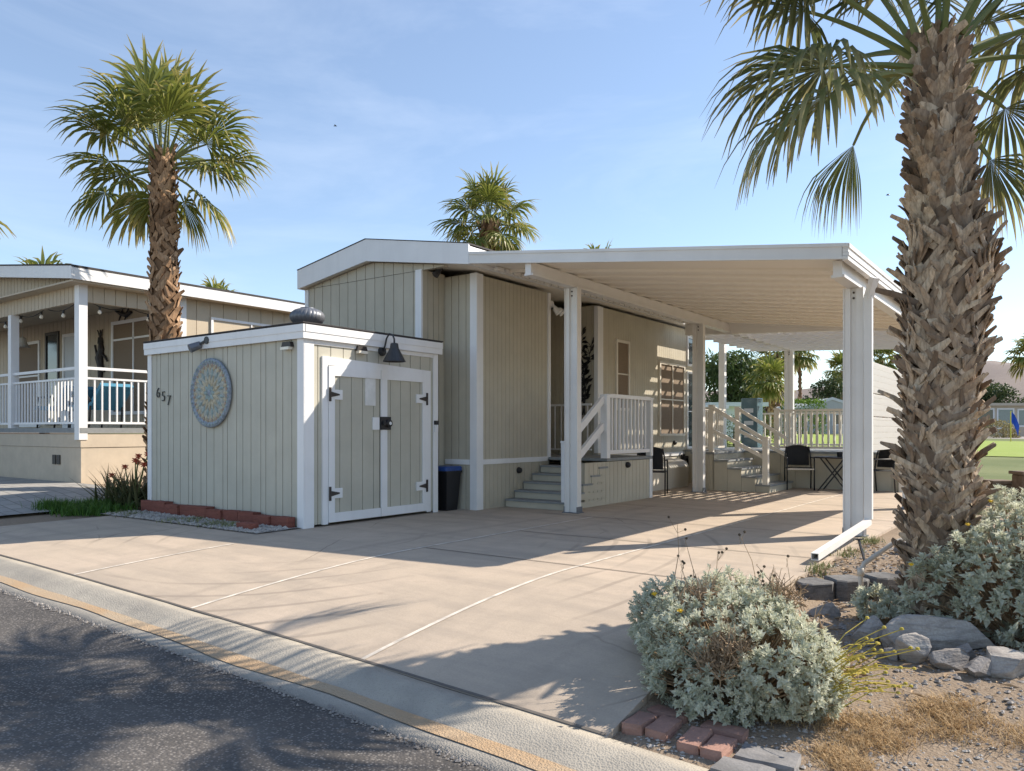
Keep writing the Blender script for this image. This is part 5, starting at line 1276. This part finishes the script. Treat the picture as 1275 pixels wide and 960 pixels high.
box_bush(.615,57,3.6,2,1.35,.55,'golden dry shrub row in front of the flat roofed house',M['gold'],2600,42,.14,'shrub','shrub',.7)
box_bush(.308,38,2.2,1.0,1.6,.2,'low hedge beside the far pale blue house',M['tree_mid'],1200,43,.12)
def far_house(name,lab,u,d,w,dp,h,zb,wall,gable,wins,door=None,roofm='housetan'):
    x,y=RX(u,d); t=thing(name,lab,'house',(0,0,0)); t.location=(x,y,zb); t.rotation_euler.z=SA
    b=MB(); b.box(-w/2,w/2,0,dp,-.3,h); b.build('wall',M[wall],t)
    b=MB()
    if gable: 
        b.prism_y([(-w/2-.3,h),(w/2+.3,h),(w/2+.3,h+.12),(0,h+gable+.12),(-w/2-.3,h+.12)],-.35,dp+.3); b.build('roof',M[roofm],t)
        b=MB(); b.prism_y([(-w/2-.34,h-.06),(-w/2-.34,h+.16),(0,h+gable+.18),(0,h+gable-.04)],-.42,-.36); b.prism_y([(w/2+.34,h-.06),(0,h+gable-.04),(0,h+gable+.18),(w/2+.34,h+.16)],-.42,-.36); b.build('gable_fascia',M['housewhite'],t)
    else: 
        b.box(-w/2-.3,w/2+.3,-.35,dp+.3,h,h+.22); b.build('roof',M[roofm],t)
    for (x0,x1,z0,z1,mt) in wins: win_x(t,x0,x1,-.002,z0,z1,M['housewhite'],M[mt],fw=.12)
far_house('golf_house','low flat roofed house with large windows across the golf course',.617,64,7.2,6,2.55,.72,'housetan',0,[(-2.7,-1.2,.6,2.35,'glassblue'),(-.9,.55,.3,2.35,'glass'),(.75,2.2,.6,2.35,'glassblue'),(2.45,3.3,.8,2.3,'glassblue')])
far_house('white_house','pale blue white house beside the bushy palm beyond the deck',.292,42,2.6,5,2.2,.3,'housewhite',0,[(.1,1.05,.3,1.9,'glass')],roofm='housewhite')
far_house('gable_house','grey gabled house beyond the rear deck railing',.413,62,5.2,6,2.1,.7,'housegrey',.9,[(-1.6,-.2,.9,1.9,'glass'),(.1,1.6,.9,1.9,'glass')],roofm='housegrey')
far_house('garden_house','small dark roofed house left of the hedge beyond the deck',.352,66,3.2,4,1.9,.7,'housetan',.6,[(-.8,.6,.8,1.6,'glass')])
far_house('side_house','pale neighbouring house at the far right frame edge',.69,70,4.5,5,2.2,.72,'housewhite',0,[(-1.6,-.2,.5,1.9,'glass')])
# patio cover seen past the home end
x,y=RX(.255,34); pc=thing('patio_cover','white patio cover on posts seen past the end of the home','patio cover',(0,0,0)); pc.location=(x,y,.1); pc.rotation_euler.z=SA
b=MB(); b.box(-2.2,.9,0,3,2.05,2.2); b.build('roof',M['trim'],pc)
for xx in (-2.0,.75):
    b=MB(); b.box(xx-.06,xx+.06,.05,.17,-.2,2.05); b.build('post',M['trim'],pc)
# golf flag
x,y=RX(.647,46); gf=thing('golf_flag','blue golf flag on a yellow pole on the putting green','flag',(x,y,gz(x,y)))
b=MB(); z0=gz(x,y); b.tube([(x,y,z0),(x,y,2.35)],.03,8); b.build('pole',M['flagpole'],gf)
b=MB(); k=None
for i in range(7):
    t=i/6; yy=.06*math.sin(t*7); m=b.pts([(x+.75*t*.55,y+.75*t*.4+yy,2.32-.75*t*t-.1*t),(x+.7*t*.5,y+.7*t*.37+yy+.02,1.72-.62*t*t-.25*t)])
    if k is not None: b.face((k,m,m+1,k+1))
    k=m
b.build('flag',M['flagblue'],gf)
# low posts beside the lawn at right
for i,(u,d,h,l) in enumerate(((.63,12.5,.36,'wooden bollard post left of the pair by the lawn edge'),(.668,12.2,.52,'taller wooden bollard post at the right frame edge by the lawn'))):
    x,y=RX(u,d); b=MB(); zb=gz(x,y)-.05
    b.bbox(-.16,.16,-.14,.14,0,h,.02); b.bbox(-.19,.19,-.17,.17,h,h+.05,.01); o=b.build('bollard',M['wood'],loc=(0,0,0)); o.location=(x,y,zb); o.rotation_euler.z=SA; tag(o,l,'post','wooden posts by the lawn')
# birds
for i,(u,v,d,l) in enumerate((((1105-637)/960,(537-243)/960,30,'tiny dark bird in the sky left of the big palm trunk'),((417-637)/960,(537-157)/960,45,'tiny dark bird in the sky right of the tall left palm'))):
    x,y=RX(u,d); z=1.15+v*d; s=.09*d/30
    b=MB(); b.tube([(x-s*.6,y-s*.45,z),(x,y,z+.02),(x+s*.6,y+s*.45,z)],[.01,.035,.01],6)
    for q in (-1,1): leaf(b,V((x,y,z)),V((-.5*q,.7*q,.35)),V((0,0,1)),s*1.3,s*.3,.5)
    tag(b.build('bird',M['black'],loc=(x,y,z)),l,'bird','birds in the sky')
# clean helper props
for o in bpy.data.objects:
    if '_o' in o: del o['_o']

# ------------------------------------------------------------------ light, sky, camera
EL=R(38.5); AZ=math.atan2(.76,1.0)
S=bpy.context.scene
w=bpy.data.worlds.new("World"); S.world=w; w.use_nodes=True; nt=w.node_tree
bg=nt.nodes['Background']; sky=nt.nodes.new('ShaderNodeTexSky'); sky.sky_type='NISHITA'; sky.sun_disc=False; sky.sun_elevation=EL; sky.sun_rotation=AZ; sky.air_density=1.0; sky.dust_density=.25; sky.ozone_density=2.0
tc=nt.nodes.new('ShaderNodeTexCoord'); mp=nt.nodes.new('ShaderNodeMapping'); mp.inputs['Scale'].default_value=(1.4,1.4,5.5); mp.inputs['Rotation'].default_value=(.25,.1,.6)
nz=nt.nodes.new('ShaderNodeTexNoise'); nz.inputs['Scale'].default_value=1.5; nz.inputs['Detail'].default_value=7; nz.inputs['Roughness'].default_value=.6; nz.inputs['Distortion'].default_value=.5
rp=nt.nodes.new('ShaderNodeValToRGB'); rp.color_ramp.elements[0].position=.5; rp.color_ramp.elements[1].position=.82; rp.color_ramp.elements[0].color=(.10,.10,.10,1); rp.color_ramp.elements[1].color=(.34,.34,.34,1)
mx=nt.nodes.new('ShaderNodeMix'); mx.data_type='RGBA'; mx.inputs[7].default_value=(5.4,6.0,7.0,1)
nt.links.new(tc.outputs['Generated'],mp.inputs[0]); nt.links.new(mp.outputs[0],nz.inputs[0]); nt.links.new(nz.outputs[0],rp.inputs[0]); nt.links.new(rp.outputs[0],mx.inputs[0]); nt.links.new(sky.outputs[0],mx.inputs[6]); nt.links.new(mx.outputs[2],bg.inputs[0])
bg.inputs[1].default_value=.13
sl=bpy.data.lights.new('sun','SUN'); sl.energy=5.0; sl.angle=R(.45); sl.color=(1,.90,.77)
so=bpy.data.objects.new('sun',sl); C.objects.link(so)
dv=V((math.sin(AZ)*math.cos(EL),math.cos(AZ)*math.cos(EL),math.sin(EL))); so.rotation_euler=dv.to_track_quat('Z','Y').to_euler(); so.location=dv*50
cam=bpy.data.cameras.new('camera'); co=bpy.data.objects.new('camera',cam); C.objects.link(co); S.camera=co
cam.sensor_width=36; cam.lens=960/1275*36; cam.shift_y=57/1275; cam.clip_end=6000; cam.clip_start=.05
co.location=(0,0,1.15); co.rotation_euler=(R(90),0,R(36))
S.view_settings.view_transform='Standard'; S.view_settings.look='None'; S.view_settings.exposure=.66; S.view_settings.gamma=1
S.cycles.max_bounces=8; S.cycles.diffuse_bounces=4; S.cycles.transparent_max_bounces=8; S.cycles.use_denoising=True
